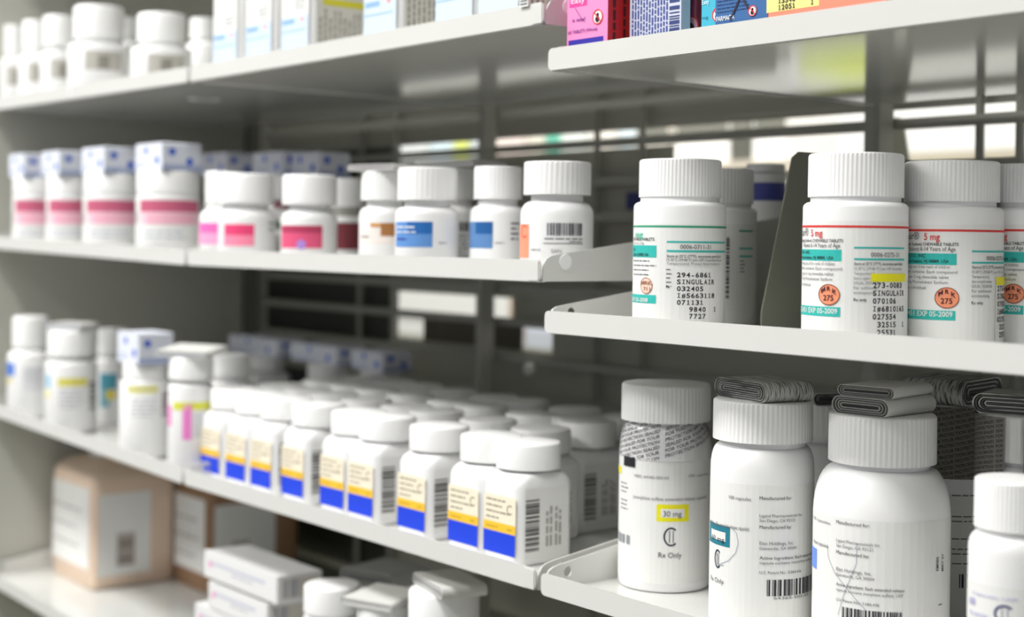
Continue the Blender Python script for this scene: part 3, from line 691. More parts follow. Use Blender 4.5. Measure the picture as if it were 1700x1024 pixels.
carton('medicine_carton', 'pink carton with shade painted in, set back beside the cyan carton', CT, 'R1', 1128, 1156, 30, .034, .03, 0, ink('#7c1f2c'), f_pink_shade, htop=.085)
carton('medicine_carton', 'cyan carton peeping out left of the blue carton', CT, 'R1', 1165, 1203, 20, .018, .045, 0, CY_, f_cyan, htop=.09)
carton('medicine_carton', 'blue carton with white lettering and small crossed-out sign', CT, 'R1', 1188, 1275, 20, .008, .0095, 0, BL2, f_blue, htop=.09)
carton('medicine_carton', 'salmon carton with pale yellow number sticker', CT, 'R1', 1276, 1470, 10, .008, .05, 0, SAL, f_salm, htop=.09)

# ------------------------------------------------------------------ square shouldered bottles
def rrect(w_, d_, r, z, n=6):
    pts = []
    for cx, cy, a0 in ((w_ / 2 - r, d_ / 2 - r, 0), (-w_ / 2 + r, d_ / 2 - r, 90), (-w_ / 2 + r, -d_ / 2 + r, 180), (w_ / 2 - r, -d_ / 2 + r, 270)):
        for i in range(n): a = math.radians(a0 + 90 * i / (n - 1)); pts.append((cx + r * math.cos(a), cy + r * math.sin(a), z))
    return pts
def square_bottle(name, w_, d_, hb, hn, hc, H, Rc, mat_=None):
    """local origin at base centre; front faces -Y"""
    root = empty(name, (0, 0, 0)); b = MB(); r = .008
    rings = [rrect(w_ - .004, d_ - .004, r * .8, 0), rrect(w_ - .0008, d_ - .0008, r, .001), rrect(w_, d_, r, .003), rrect(w_, d_, r, hb)]
    for i in range(1, 8):
        a = math.pi / 2 * i / 7; k = math.cos(a); ww = Rc * 1.5 + (w_ - Rc * 1.5) * k; dd_ = Rc * 1.5 + (d_ - Rc * 1.5) * k
        rings.append(rrect(ww, dd_, min(ww, dd_) / 2 * (1 - k) * .9 + r * k, hb + (hn - hb) * math.sin(a)))
    rings.append(rrect(Rc * 1.5, Rc * 1.5, Rc * .74, hc + .003)); b.loft(rings, mat_ or WHITE); b.build('body', root)
    c = cap_mesh(Rc, H - hc, 0).build('cap', root); c.location = (0, 0, hc)
    return root
# M3 prototype measured on the right end bottle (front face x 800-858, side to 955)
T3 = .024
xa, xb = at(798, 860, T3).x, at(860, 860, T3).x
W3 = xb - xa; F3 = fl('M3', xb)
Dp3 = .050
hb3 = hpx(814, xb, T3) - F3; hn3 = hpx(778, xb - .02, T3 + .02) - F3; hc3 = hpx(774, xb - .02, T3 + .025) - F3; H3 = hpx(734, xb - .02, T3 + .01) - F3
sc3 = spot(826, 934, 760, T3 + Dp3 / 2); Rc3 = sc3.R
proto = square_bottle('square_bottle', W3, Dp3, hb3, hn3, hc3, H3, Rc3)
UB = ink('#0a3fd8'); UY = ink('#f5c431')
mrg = .003
p = Print(lambda u, v, l: (u, -Dp3 / 2 - (l + 1) * LAY, v), None, FPX / zof(xb, T3), 1); w2 = W3 / 2
vb, vy, vt = hpx(902, xb, T3) - F3 , hpx(868, xb, T3) - F3, hpx(806, xb, T3) - F3
vb = .0065; vy = vb + (hb3 - .003) * .30; 
p.rect(-w2 + mrg, vb, w2 - mrg, hb3 - .006, CREAM, 0); p.rect(-w2 + mrg, vb, w2 - mrg, vy, UB, 1); p.rect(-w2 + mrg, vy, w2 - mrg, vy + .0062, UY, 1)
for i, (a, e) in enumerate(((.0, .52), (0, .42), (0, .62), (0, .34))): p.greek(-w2 + .006, hb3 - .010 - i * .0040, -w2 + .006 + W3 * e, .0017, ink('#77705f'), 1, seed=i, rag=.02)
p.ring(w2 - .009, hb3 - .0145, .0032, .0007, ink('#8a8270'), 2, .8, 5.5); p.greek(-w2 + .006, vy + .0025, -w2 + .020, .0014, ink('#9a7a20'), 1, seed=4); p.greek(w2 - .012, vy + .0025, w2 - .005, .0014, ink('#9a7a20'), 1, seed=5)
p.build('front_label', proto)['label'] = 'cream label with yellow band and blue block'
p = Print(lambda u, v, l: (W3 / 2 + (l + 1) * LAY, u, v), None, FPX / zof(xb, T3), 1)
p.rect(-Dp3 / 2 + .006, .005, Dp3 / 2 - .006, hb3, PAPER, 0); p.bars(-Dp3 / 2 + .006, .010, -Dp3 / 2 + .018, hb3 - .006, ink('#4d4a46'), 20, vert=True)
for k in range(2): p.greek(.000 + k * .008 - .001, .012, hb3 - .01 - k * .003, .002, ink('#a7a49e'), 2, vert=True, seed=k)
p.build('side_label', proto)['label'] = 'white side label with barcode'
cols3 = [(335, 366, 0), (379, 409, 0), (416, 452, 0), (464, 506, 0), (532, 578, 0), (579, 622, 0), (654, 709, 0), (740, 799, 0), (799, 860, 0)]
n3 = 0; ordn = ['first', 'second', 'third', 'fourth', 'fifth', 'sixth', 'seventh', 'eighth', 'ninth']
def put3(X, t, label, group, first=False):
    global n3
    o = proto if n3 == 0 else copy_tree(proto); n3 += 1
    o.location = (X, D + t, Z0 + F3); tag(o, label, 'bottle', group); return o
colX = []
for i, (xl, xr, _) in enumerate(cols3):
    xm_r = at(xr, 770 + (xr - 335) * .27, T3).x; colX.append(xm_r - W3 / 2)
# keep neighbours from touching
for i in range(len(colX) - 2, -1, -1): colX[i] = min(colX[i], colX[i + 1] - W3 - .0004)
for i, X in enumerate(colX):
    k = len(colX) - i
    put3(X, T3 + Dp3 / 2, 'square white bottle with blue and yellow label, front row, %s from the right end' % ordn[k - 1] if k > 1 else 'square white bottle at the right end of the front row, barcode side in full view', 'square blue labelled bottles')
for row in (1, 2, 3):
    for i, X in enumerate(colX):
        t = T3 + Dp3 / 2 + row * (Dp3 + .0035)
        Xj = X - .010 * row + (0.002 * (i % 3 - 1) if 0 else 0)
        last = i == len(colX) - 1
        if last and row != 2: continue
        if last: Xj, t = at(948, 850, .147).x - W3 / 2, .172
        lab = {1: 'square white bottle, second row behind the blue labels, %s from the right', 2: 'square white bottle, shaded cap in the third row, %s from the right', 3: 'square white bottle, shaded rearmost row, %s from the right'}[row] % ordn[len(colX) - i - 1]
        put3(Xj, t, lab, 'square blue labelled bottles')

# M1: pale blue labelled square bottles, tops out of the picture
LB, LB2, GP = ink('#cfe0f4'), ink('#8fb4dc'), ink('#b6b2a8')
T1 = .012; W1, D1 = .047, .060; H1b = .085
pr1 = square_bottle('square_bottle', W1, D1, H1b, H1b + .012, H1b + .013, H1b + .032, .019)
p = Print(lambda u, v, l: (u, -D1 / 2 - (l + 1) * LAY, v), None, 2000, 1)
p.rect(-W1 / 2 + .002, .010, W1 / 2 - .002, H1b, PAPER, 0); p.rect(-W1 / 2 + .002, .010, W1 / 2 - .002, .040, LB, 1)
p.rect(-W1 / 2 + .003, .0275, W1 / 2 - .006, .0285, LB2, 2); p.rect(-W1 / 2 + .004, .034, 0, .038, LB2, 2); p.rect(W1 / 2 - .014, .035, W1 / 2 - .009, .038, ink('#e9a29a'), 3)
p.greek(.0, .052, W1 / 2 - .003, .002, ink('#85888e'), 3, seed=5); p.build('front_label', pr1)['label'] = 'pale blue and white label'
p = Print(lambda u, v, l: (W1 / 2 + (l + 1) * LAY, u, v), None, 2000, 1)
p.rect(-D1 / 2 + .006, .008, D1 / 2 - .006, H1b, ink('#d8d6cd'), 0); 
for k in range(9): p.greek(-D1 / 2 + .009 + k * .0046, .010, .046, .0017, ink('#8a877e'), 1, vert=True, seed=k)
p.rect(-D1 / 2 + .012, .048, D1 / 2 - .008, .053, ink('#ddd630'), 2); p.build('side_label', pr1)['label'] = 'grey printed side label with yellow mark'
nb1 = 0; ordl = ['leftmost', 'second', 'third', 'fourth', 'fifth', 'sixth']
for k, xr in enumerate((388, 452, 514, 660, 787, 864)):
    X = at(xr, 70 - (xr - 388) * .13, T1).x - W1 / 2
    o = pr1 if nb1 == 0 else copy_tree(pr1); nb1 += 1
    o.location = (X, D + T1 + D1 / 2 + (0 if k else .004), Z0 + fl('M1', X)); tag(o, '%s of the pale blue labelled square bottles along the top middle shelf' % (ordl[k] + (' from the left' if k else '')), 'bottle', 'pale blue labelled square bottles')
# shelf edge tag
a = at(864, 5, -.0016); b = MB(); b.box(-.0001, .0085, -.0004, .0004, 0, .022, PAPER)
for i in range(4): b.box(.001, .0078, -.0006, -.0004, .0012 + i * .002, .0022 + i * .002, TXT2)
tag(b.build('shelf_tag', None, (a.x, D - .002, Z0 + BH['M1'] + .0125)), 'small printed paper tag at the right end of the top middle shelf', 'tag')

# ------------------------------------------------------------------ M2 small bottles
def blob_label(spec):
    """spec: list of (x0,y0,x1,y1,colour) or callables, photograph units"""
    def f(sp, root, s, f0, R):
        p = sp()
        for it in spec:
            if callable(it): it(p)
            else: p.prect(*it[:4], it[4], it[5] if len(it) > 5 else 1)
        p.build('label', root)
    return f
MAG, DMAG, BRN = ink('#f27ab8'), ink('#e0557e'), ink('#a9713c')
def small(label, xl, xr, t, ytop, ycap, cxl, cxr, ysh, spec, shelf='M2', group=None, ribs=0, yw=None, nk=.72, yneck=None, name='pill_bottle'):
    yw = yw or ysh + 25; ysh += 7 if shelf == 'M2' else 0
    return round_bottle(name, label, 'bottle', shelf, xl, xr, yw or ysh + 25, t, ytop, ycap, yneck or ycap + (11 if shelf == 'M2' else 6), ysh, (cxr - cxl) / (xr - xl), group=group, ribs=ribs, nk=nk, prints=blob_label(spec) if spec else None)
small('white pill bottle with orange label edge and upright barcode, right end of the middle shelf', 864, 985, .050, 268, 324, 869, 981, 350, [
    (862, 372, 878, 428, ink('#fb9a78')), lambda p: p.ring(*p.pt(871, 384), .0045, .0011, ink('#d95a30'), 2, .8, 5.5), lambda p: p.pbars(908, 370, 966, 391, ink('#4c4c55'), 24), lambda p: p.pgreek(904, 397, 968, 4, TXT2), lambda p: p.prect(902, 403.5, 967, 405, TXT2), lambda p: p.pgreek(945, 402, 966, 3, TXT2), lambda p: p.ptext('SAN', 915, 420, 6, TXT2, 932), lambda p: p.pgreek(882, 415, 898, 3, TXT2)], ribs=40)
small('white pill bottle with blue label, in front of the barcoded labels', 656, 762, .030, 278, 333, 664, 764, 350, [
    (658, 368, 718, 410, ink('#5f93d4')), (676, 368, 718, 388, ink('#1d68b4'), 2), lambda p: p.pgreek(660, 378, 690, 5, PAPER, layer=3), lambda p: p.pgreek(660, 386, 694, 4, PAPER, layer=3), lambda p: p.pgreek(660, 398, 678, 6, ink('#3340a0'), layer=3), lambda p: p.pgreek(728, 404, 742, 3, TXT2)], ribs=36)
small('white pill bottle with blue label behind the right end bottle', 780, 872, .062, 276, 331, 790, 870, 350, [
    (778, 368, 818, 412, ink('#5a86bc')), (790, 368, 818, 388, ink('#155a9c'), 2), lambda p: p.pgreek(848, 372, 862, 5, TXT, 4), lambda p: p.pgreek(822, 404, 838, 3, TXT2)], ribs=36)
b_d = small('white pill bottle with grey barcode label, hidden between the two blue labelled bottles', 700, 795, .085, 278, 331, 712, 795, 352, [lambda p: p.pbars(752, 368, 778, 384, TXT, 9), lambda p: p.pgreek(740, 392, 778, 4, TXT2, 6)], ribs=36)
b_e = small('white pill bottle with brown mark on its label, flat leaflet on the cap', 596, 680, .040, 284, 333, 601, 680, 352, [
    (632, 370, 655, 392, BRN), (615, 370, 632, 377, ink('#d49a5c')), lambda p: p.pgreek(600, 394, 616, 5, TXT2), (598, 380, 655, 405, ink('#f3e9e2'), 0)], ribs=30)
small('white pill bottle with dark pink label, middle of the pink group', 466, 560, .040, 290, 340, 467, 558, 358, [
    (468, 374, 535, 412, DMAG), (468, 374, 534, 386, ink('#b5365c'), 2), lambda p: p.disc(*p.pt(500, 406), .004, ink('#b08ad8'), 3)])
small('white pill bottle with bright red-pink label, second of the pink group', 362, 458, .034, 288, 338, 376, 465, 356, [
    (372, 372, 422, 408, ink('#ff8fae')), (374, 372, 422, 390, ink('#f0447a'), 2), lambda p: p.pgreek(446, 372, 456, 6, ink('#5f7a68'), 2)])
small('white pill bottle with violet-pink label, leftmost of the pink group', 331, 405, .026, 284, 338, 335, 392, 356, [(330, 370, 366, 405, ink('#ffa9d2')), (332, 370, 366, 386, ink('#f06fbe'), 2)])
small('maroon labelled bottle in shadow between the pink and brown labelled bottles', 540, 612, .110, 296, 345, 548, 606, 362, [(545, 370, 606, 414, ink('#7c2f3a')), (545, 340, 606, 370, ink('#9a9890'), 0)], nk=.8)
small('shaded white bottle behind the pink group, red spot on its label', 420, 500, .115, 292, 330, 428, 495, 344, [(455, 334, 478, 347, ink('#8c4a58')), (448, 366, 470, 380, ink('#5f7a68'))])
# toppers on M2
def plate(label, root, L, Wd, H, rotz, mats=None, tilt=0, n=3, dark=False, group=None, dx=0):
    X, Y, Z, Rc = captop(root); return leaflet(label, X + dx, Y, Z + (abs(tilt) * Wd * .5), L, Wd, H, rotz, n, dark, group, mats, tilt)
LGREY = mat('grey_leaflet', (.46, .46, .45), .7)
plate('flat pale leaflet on the cap of the brown marked bottle', b_e, .046, .036, .0050, .3, (LPAPER, mat('lilac_leaflet', (.62, .58, .62), .7)))
plate('flat grey leaflet on the cap between the two blue labelled bottles', b_d, .060, .040, .0045, .2, (LGREY, LGREY), dx=.012)

# blue dotted leaflets (box-like folded inserts)
LBLUE = mat('blue_white_leaflet', srgb('#dfe3ee'), .6)
def dotted(label, X, t, z, L, Wd, H, group='blue dotted inserts'):
    root = empty('folded_insert', (X, D + t, z)); tag(root, label, 'leaflet', group)
    b = MB(); e = .0015
    b.prism([(-L / 2 + e, 0), (L / 2 - e, 0), (L / 2, e), (L / 2, H - e), (L / 2 - e, H), (-L / 2 + e, H), (-L / 2, H - e), (-L / 2, e)], 'y', -Wd / 2, Wd / 2, LBLUE); b.build('folded_sheet', root)
    p = Print(lambda u, v, l: (u, -Wd / 2 - (l + 1) * LAY, v), None, 1, 1); p.rect(-L / 2 + .002, .001, L / 2 - .002, H - .002, LBLUE, 0)
    DB = ink('#2a5fd0'); p.disc(-L * .10, H * .72, .0034, DB, 1); p.disc(L * .30, H * .35, .0038, DB, 1); p.greek(-L * .45, H * .25, L * .1, .002, ink('#9fb0d8'), 2, seed=int(abs(X) * 1000))
    p.build('front_print', root)
    p = Print(lambda u, v, l: (L / 2 + (l + 1) * LAY, u, v), None, 1, 1); p.disc(-Wd * .25, H * .66, .0036, DB, 1); p.disc(Wd * .2, H * .32, .0036, DB, 1); p.rect(-Wd / 2, 0, Wd / 2, H * .2, ink('#a8b4d4'), 1); p.build('side_print', root)
    return root

# ------------------------------------------------------------------ L2 pink jars with dotted inserts
PNK, PNK2 = ink('#eaa0b8'), ink('#f5ccd8')
jars = [(225, 332, .030, 283, 'rightmost'), (137, 232, .030, 287, 'second from right'), (100, 180, .075, 290, 'set back, third from right'), (76, 150, .030, 291, 'fourth from right'), (20, 92, .026, 294, 'leftmost')]
def jar(i, xl, xr, t, ytop, wh, shelf='L2'):
    xm = (xl + xr) / 2
    def f(sp, root, s, f0, R):
        p = sp(); p.prect(xl - 2 + 2, 331, xr - 1, 402, PAPER, 0) ; v0, v1, v2 = p.pt(xm, 352)[1], p.pt(xm, 332)[1], p.pt(xm, 372)[1]
        p.rect(-1.0 * R, v0, 1.2 * R, v1, ink('#c9607f'), 1); p.rect(-1.0 * R, v2, 1.2 * R, v0, PNK2, 1)
        p.rect(-.7 * R, v2, .9 * R, v0 - .002, ink('#f3b6c8'), 2)
        p.greek(-.8 * R, v2 - .008, .8 * R, .003, ink('#b8bfd2'), 2, seed=i); p.bars(-1.35 * R, v2, -1.15 * R, v0, TXT2, 8, vert=True)
        p.build('label', root)
    return round_bottle('pill_jar', 'white jar with pink label on the far left shelf, %s' % wh, 'jar', shelf, xl, xr, 350, t, ytop, 322, 324, 328, .985, group='pink labelled jars', nk=.93, prints=f)
jr = [jar(i, *a) for i, a in enumerate(jars)]
for i, (r_, (L_, H_)) in enumerate(zip(jr, ((.058, .026), (.056, .026), (.05, .026), (.05, .026), (.046, .026)))):
    X, Y, Z, Rc = captop(r_); dotted('blue dotted paper insert on the pink labelled jar, %s' % jars[i][4], X - .001, Y - D, Z, L_, .040, H_)
# rear row in the middle bay: small jars under dotted inserts
for i, (xl, xr, t, yt) in enumerate(((338, 415, .15, 292), (432, 505, .16, 292), (495, 560, .17, 294))):
    wh = ('left', 'middle', 'right')[i]
    r_ = small('shaded white bottle behind the pink group, %s of three under inserts' % wh, xl, xr, t, yt, 322, xl + 1, xr - 1, 340, None, nk=.9)
    X, Y, Z, Rc = captop(r_); dotted('blue dotted insert in shadow behind the pink group, %s of three' % wh, X, Y - D, Z, .060, .035, .024)

# ------------------------------------------------------------------ L1 plain bottles
GB = ink('#bdbab2')
l1 = [(112, 214, .030, 10, 68, 122, 207, 78, 'big one with square grey barcode, second from right'), (217, 318, .030, 22, 74, 230, 312, 84, 'rightmost one beside the pale blue labels'),
      (66, 130, .045, 26, 80, 72, 128, 92, 'third from right'), (30, 88, .040, 34, 86, 38, 84, 98, 'fourth from right'), (-4, 48, .030, 42, 92, 8, 48, 104, 'leftmost, cut by the picture edge'),
      (176, 245, .105, 30, 64, 182, 240, 80, 'set back between the two largest')]
for i, (xl, xr, t, yt, yc, cl, cr, ysh, wh) in enumerate(l1):
    xm = (xl + xr) / 2; 
    small('plain white bottle, far left top shelf, %s' % wh, xl, xr, t, yt, yc, cl, cr, ysh, [] if i == 5 else [(xl + 28 * (xr - xl) / 100, ysh + 6, xr - 12, ysh + 38, GB), (xl + .5 * (xr - xl), ysh + 14, xl + .68 * (xr - xl), ysh + 36, ink('#8f8c83'), 2)], shelf='L1', yw=ysh + 15, group='plain white bottles')
small('white bottle with blurred cap behind the leftmost pale blue label', 308, 372, .100, 30, 66, 314, 366, 78, None, shelf='M1', yw=90)

# ------------------------------------------------------------------ L3 bottles with yellow stripes
YS = ink('#e0d860')
small('white bottle with small blue mark at the far left end of the yellow striped row', 12, 88, .030, 525, 575, 20, 82, 592, [(8, 602, 24, 624, ink('#4f7fd6')), (12, 626, 20, 636, ink('#e8dca0')), (38, 608, 80, 650, ink('#e2e2e6'), 0), lambda p: p.pgreek(40, 615, 75, 3, ink('#c4c6cc'), 5)], shelf='L3', yw=620)
r1_ = small('white bottle with yellow stripe, pale leaflet on its cap', 74, 162, .026, 548, 590, 80, 162, 604, [(96, 628, 145, 641, YS), (76, 622, 84, 644, ink('#a6cfe6')), lambda p: p.pgreek(98, 650, 140, 4, ink('#b5b3c2'), 5), lambda p: p.pbars(148, 632, 158, 680, TXT2, 9, vert=True), (70, 646, 84, 660, ink('#f2efc8'))], shelf='L3', yw=640)
small('white bottle with teal label and yellow dot, set back in the yellow striped row', 155, 215, .090, 545, 588, 162, 212, 602, [(166, 620, 194, 646, ink('#4f9fb4')), (166, 646, 182, 676, ink('#86b8c4')), lambda p: p.disc(*p.pt(184, 655), .0055, ink('#ecd84a'), 3)], shelf='L3', yw=640)
r2_ = small('white bottle with pale yellow stripe under a blue dotted insert', 198, 282, .026, 602, 625, 206, 280, 632, [(212, 640, 262, 653, ink('#e6e29a')), lambda p: p.pgreek(218, 664, 262, 4, ink('#c0c2ca'), 5), lambda p: p.pbars(268, 650, 280, 690, ink('#8d6f80'), 8, vert=True)], shelf='L3', yw=660, nk=.85)
r3_ = small('white bottle with yellow-green stripe and vertical pink bar', 279, 354, .024, 592, 628, 283, 358, 640, [(288, 668, 350, 681, ink('#dfe04c')), (303, 672, 318, 730, ink('#ee86cf')), (320, 684, 345, 726, ink('#d9dade')), (270, 672, 285, 705, ink('#f29ad0'))], shelf='L3', yw=670)
X, Y, Z, Rc = captop(r1_); leaflet('crumpled pale leaflet on the yellow striped bottle', X, Y, Z, .046, .034, .008, .6, 3, False, None, (LPAPER, LBLUE))
X, Y, Z, Rc = captop(r2_); dotted('blue dotted insert on the pale yellow striped bottle, far left lower row', X, Y - D, Z, .048, .036, .030)
X, Y, Z, Rc = captop(r3_); leaflet('tilted pale leaflet on the pink barred bottle', X, Y, Z + .002, .056, .038, .006, .5, 3, False, None, (LPAPER, LBLUE), .12)
small('white bottle in the second row behind the pink barred bottle', 345, 420, .085, 588, 625, 350, 415, 636, None, shelf='M3', yw=650)
# dotted inserts at the back of M3 on shaded bottles
for i, (xl, xr, yt) in enumerate(((388, 478, 572), (492, 578, 577), (592, 655, 582))):
    wh = ('left', 'middle', 'right')[i]; tt = .262
    a_, b_ = at(xl, 600, tt).x, at(xr, 600, tt).x; zt = hpx(yt, (a_ + b_) / 2, tt); hh = .031
    o = copy_tree(proto); n3 += 1; o.location = ((a_ + b_) / 2, D + tt + .008, Z0 + zt - hh - H3 ); fz = Z0 + F3
    # the bottle stands on the shelf; the insert rests on its cap
    o.location.z = fz; tag(o, 'square bottle at the back under the %s dotted insert' % wh, 'bottle', 'square blue labelled bottles')
    dotted('blue dotted insert behind the square bottles, %s of three' % wh, (a_ + b_) / 2, tt + .008, fz + H3 + .0002, b_ - a_ - .012, .036, max(.02, Z0 + zt - fz - H3))

# ------------------------------------------------------------------ bottom shelves
PEACH, BEIGE = mat('peach_plastic', srgb('#e8d0ba'), .5, var=.01), mat('brown_carton', srgb('#9c7a5c'), .6, var=.02)
def jug(label, xl, xr, t, ytop, shelf, m, dep, spec, side, H=None):
    a, b_ = at(xl, 900, t).x, at(xr, 900, t).x; w_ = b_ - a; f0 = fl(shelf, (a + b_) / 2); H = hpx(ytop, (a + b_) / 2, t) - f0
    root = empty('plastic_jug', ((a + b_) / 2, D + t + dep / 2, Z0 + f0)); tag(root, label, 'jug')
    b = MB(); rings = [rrect(w_ - .006, dep - .006, .010, 0), rrect(w_, dep, .011, .004), rrect(w_, dep, .011, H * .78)]
    for i in range(1, 7):
        an = math.pi / 2 * i / 6; k = .45 + .55 * math.cos(an); rings.append(rrect(w_ * k, dep * k, (.011 + .02 * (1 - k)) * k, H * .78 + H * .15 * math.sin(an)))
    rings.append(rrect(w_ * .44, dep * .44, .01, H * .95)); b.loft(rings, m); b.build('body', root)
    c = cap_mesh(min(w_, dep) * .27, H * .09, 0).build('cap', root); c.location = (0, 0, H * .93)
    p = Print(lambda u, v, l: (u, -dep / 2 - (l + 1) * LAY, v), None, 1, 1); p.rect(-w_ / 2 + .006, .022, w_ / 2 - .008, H * .74, PAPER, 0)
    p.greek(-w_ / 2 + .008, H * .55, w_ / 2 - .02, .006, ink('#b9b5b4'), 3, gap=3.4, seed=9); p.build('front_label', root)
    p = Print(lambda u, v, l: (w_ / 2 + (l + 1) * LAY, u, v), None, 1, 1); p.rect(-dep / 2 + .008, .014, dep / 2 - .034, H * .70, PAPER, 0); p.rect(-dep / 2 + .030, .024, -dep / 2 + .052, H * .40, ink('#b4aca6'), 1); p.bars(-dep / 2 + .032, .026, -dep / 2 + .050, H * .38, ink('#8d847c'), 4, vert=True)
    p.build('side_label', root); return root
jug('large peach plastic jug with white label and barcode on the far left bottom shelf', 84, 152, .075, 745, 'L4', PEACH, .105, None, None)
jug('shaded brown jug with greyish label standing right of the peach jug', 286, 345, .175, 770, 'L4', BEIGE, .12, None, None)
# long cartons on M4
CW = mat('carton_white', (.80, .80, .80), .5)
def lc_front(p, W_, H_):
    p.rect(.002, .002, W_ - .002, H_ - .002, CW, 0); p.rect(.01, H_ * .55, W_ - .02, H_ * .68, ink('#c9cbd8'), 1); p.disc(W_ * .10, H_ * .55, .003, ink('#ef9ac4'), 2); p.greek(W_ * .4, H_ * .4, W_ * .7, .003, ink('#bcbec8'), 1)
def lc_side(p, d_, H_): p.rect(.004, .003, d_ - .004, H_ - .003, ink('#d6d2c6'), 0); p.bars(.006, .004, d_ * .5, H_ - .004, ink('#9fa3b4'), 5)
for i in range(3):
    xr = 440 + (2, 10, -6)[i]; a, b_ = at(338 + (0, 8, -14)[i], 960, .028).x, at(458 + (2, -14, -20)[i], 960, .028).x
    Ht = .0235; top = hpx(957, b_, .028) ; z0 = top - Ht * (i + 1)
    root = carton('long_carton', 'long white carton with small pink marks, %s of the stack' % ('topmost', 'second', 'third')[i], 'box', 'M4', 338 + (0, 8, -14)[i], 458 + (2, -14, -20)[i], 960, .028, .044, 0, CW, lc_front, lc_side, group='long white cartons', htop=Ht - .0003, dh=z0 - fl('M4', a))
LONGTOP = top
# supports of the stack down to the shelf
k = 3
a0_ = LONGTOP - Ht * 3
while a0_ - Ht > fl('M4', -1.1) + .001:
    a0_ -= Ht; k += 1
    carton('long_carton', 'long white carton, layer %d counted from the top of the stack' % k, 'box', 'M4', 345, 452, 960, .028, .044, 0, CW, lc_front, None, group='long white cartons', htop=Ht - .0003, dh=a0_ - fl('M4', -1.1))
rem = a0_ - fl('M4', -1.1)
if rem > .002: carton('long_carton', 'thin carton at the bottom of the long carton stack', 'box', 'M4', 345, 452, 960, .028, .044, 0, CW, None, None, htop=rem - .0003)
m4a = small('white round bottle with plain cap right of the long carton stack', 502, 600, .030, 972, 1012, 504, 598, 1035, None, shelf='M4', yw=1000, nk=.85)
m4b = small('white round bottle under a pale leaflet, second from the right on the lowest shelf', 590, 682, .030, 1004, 1040, 592, 680, 1060, None, shelf='M4', yw=1020, nk=.85)
m4c = small('white round bottle under a grey leaflet, rightmost on the lowest shelf', 676, 798, .026, 980, 1030, 678, 796, 1060, None, shelf='M4', yw=1005, nk=.85)
m4d = small('shaded bottle at the back of the lowest shelf under a grey leaflet', 590, 690, .11, 970, 1010, 592, 688, 1030, None, shelf='M4', yw=1000, nk=.85)
X, Y, Z, Rc = captop(m4b); leaflet('pale tilted leaflet on the second bottle of the lowest shelf', X, Y, Z + .0015, .048, .044, .0060, .35, 3, False, None, (LPAPER, CW), .06)
X, Y, Z, Rc = captop(m4c); leaflet('grey folded leaflet on the rightmost bottle of the lowest shelf', X + .006, Y, Z, .058, .034, .0085, -.25, 4, False, None, (LPAPER, LGREY))
X, Y, Z, Rc = captop(m4d); leaflet('dark grey leaflet at the back of the lowest shelf', X, Y, Z, .060, .050, .0140, .25, 4, False, None, (LGREY, mat('dark_leaflet', (.28, .28, .27), .7)))

# ------------------------------------------------------------------ rear aisle goods seen through the grid
TR = 1.15; ZR = hpx(256, at(1500, 256, TR).x, TR)
rs = MB(); rs.box(-4.2, 0, D + TR - .02, D + TR + .3, Z0 + ZR - .02, Z0 + ZR, mat('rear_shelf_paint', (.55, .5, .42), .5))
tag(rs.build('rear_shelf'), 'grey shelf of the rear unit seen through the wire grid above the bottles', 'shelf')
ZR2 = hpx(556, at(700, 556, TR).x, TR)
rs = MB(); rs.box(-4.2, 0, D + TR - .02, D + TR + .3, Z0 + ZR2 - .02, Z0 + ZR2, DARKP)
tag(rs.build('rear_shelf'), 'lower grey shelf of the rear unit behind the square bottles', 'shelf')
cc = [(664, 712, '#c9cdcc'), (714, 752, '#c3d2d8'), (754, 778, '#c8d070'), (780, 820, '#b8bfc2'), (823, 872, '#d8cac4'), (874, 905, '#cdc8ba'), (907, 930, '#5fae98'), (931, 975, '#d2d8d2'), (978, 1024, '#e2ddd6'), (1027, 1055, '#c8d4da'), (1056, 1112, '#d8d2c8'), (1120, 1212, '#f6f4f0'), (1214, 1248, '#5c5c55'), (1250, 1308, '#f6f6f6')]
ZT = hpx(222, at(1180, 222, TR).x, TR)
for i, (xl, xr, h) in enumerate(cc):
    a, b_ = at(xl, 230, TR).x, at(xr, 230, TR).x; f0 = ZR
    b = MB(); Hh = .155 + .02 * (i % 3); b.box(0, b_ - a - .001, 0, .12, 0, Hh, ink(h)); b.box(.003, b_ - a - .004, -.0005, 0, *((ZT - ZR, Hh - .002) if i > 9 else (Hh * .5, Hh * .6)), ink('#75756c' if i > 9 else '#b9bcc0'))
    tag(b.build('small_carton', None, (a, D + TR, Z0 + f0)), 'blurred %s carton on the rear shelf, number %d of the row from the left' % ({0: 'pale', 2: 'yellow-green', 6: 'green', 12: 'dark grey', 11: 'wide white'}.get(i, 'light'), i + 1), 'box', 'cartons on the rear shelf')
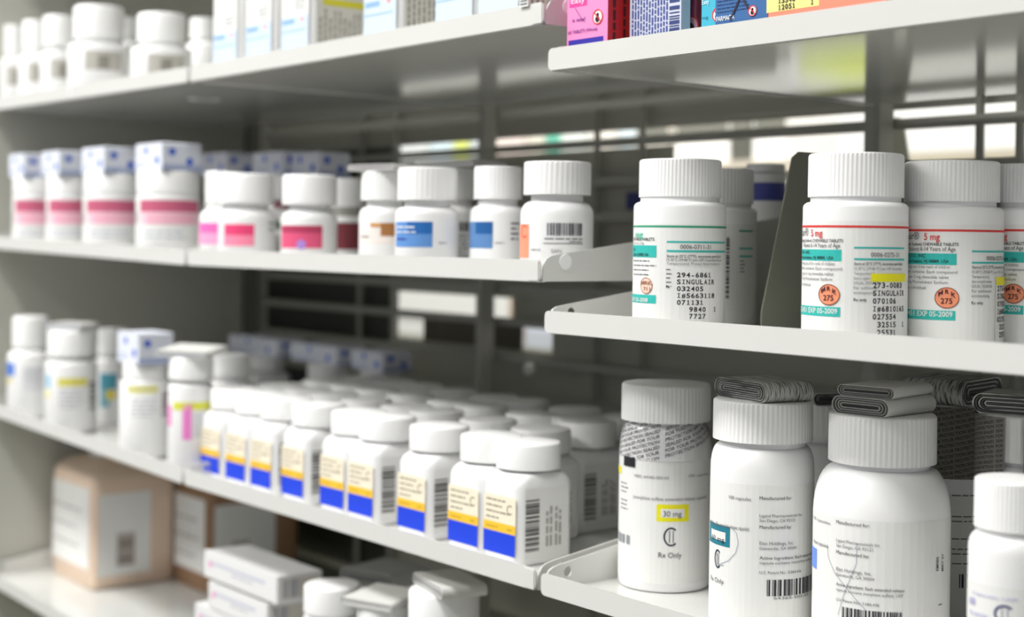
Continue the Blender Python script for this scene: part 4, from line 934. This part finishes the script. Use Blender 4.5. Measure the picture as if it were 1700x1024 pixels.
# white goods seen through the lower opening
for i, (xl, xr, y0, y1, h, lab) in enumerate(((657, 846, 530, 478, '#f4f5f2', 'wide white carton glowing through the grid below the middle shelf'), (848, 870, 530, 480, '#b08a62', 'small tan carton right of the wide white one behind the grid'), (872, 935, 590, 538, '#e4eaf8', 'pale blue white carton seen through the small gap left of the right hand shelf'), (600, 655, 560, 485, '#8f9080', 'olive grey carton at the left of the opening behind the grid'))):
    t = TR; a, b_ = at(xl, 500, t).x, at(xr, 500, t).x; f0 = ZR2; H = hpx(y1, (a + b_) / 2, t) - f0
    b = MB(); b.box(0, b_ - a - .001, 0, .12, 0, H, ink(h)); b.box(.004, b_ - a - .004, -.0004, 0, H * .3, H * .42, ink('#c9c9c4'))
    tag(b.build('storage_carton', None, (a, D + t, Z0 + f0)), lab, 'box')
# hanging tag and knob
a = at(873, 613, .335); b = MB(); b.lathe([(.0001, -.007), (.005, -.005), (.0066, 0), (.005, .005), (.0001, .007)], ink('#efeee6'), 16)
tag(b.build('plastic_clip', None, (a.x, D + .340, Z0 + a.z)), 'small round white clip on the grid below the hanging tag', 'clip')
a = at(1040, 333, .335); b = MB(); b.box(-.009, .009, 0, .006, -.008, .008, ink('#27306e'))
tag(b.build('plastic_clip', None, (a.x, D + .343, Z0 + a.z)), 'small navy blue clip on the grid left of the green lined bottle', 'clip')
# neon tag seen reflected in the shelf above
TN = .95
def mirrored(y, x=1380): return 2 * (BH['R1'] + .001) - hpx(y, at(x, y, TN).x, TN)
za, zb = mirrored(82), mirrored(114); xa_, xc_, xd_ = at(1290, 290, TN).x, at(1325, 290, TN).x, at(1432, 290, TN).x
b = MB(); b.box(xc_, xd_, 0, .10, za, zb, ink('#d6ea10')); tag(b.build('neon_carton', None, (0, D + TN, Z0)), 'yellow-green carton far behind, mirrored in the underside of the top right shelf', 'box')
b = MB(); b.box(xa_, xc_ - .002, 0, .10, za, zb, ink('#f0f0f4')); tag(b.build('small_carton', None, (0, D + TN, Z0)), 'small white carton left of the yellow-green one far behind', 'box')
b = MB(); b.box(-4.2, 0, D + TN - .02, D + TN + .15, Z0 + za - .012, Z0 + za - .0002, DARKP); tag(b.build('rear_shelf'), 'distant grey shelf under the yellow-green carton', 'shelf')
# dark bracket plate of the rear unit
X = at(1490, 225, .50).x; b = MB(); b.prism([(.40 - .0, .0), (.56, 0), (.50, .045), (.495, .048), (.43, .05)], 'x', -.0008, .0008, GREYP)
a = at(1470, 265, .42); c = at(1505, 187, .42)
b = MB(); b.prism([(0, -.03), (.030, -.03), (.018, .030), (.015, .034), (-.004, .036)], 'y', 0, .002, GREYP)
tag(b.build('bracket_plate', None, (a.x + .002, D + .416, Z0 + a.z)), 'dark tapering bracket plate behind the cap of the brightest red lined bottle', 'bracket')
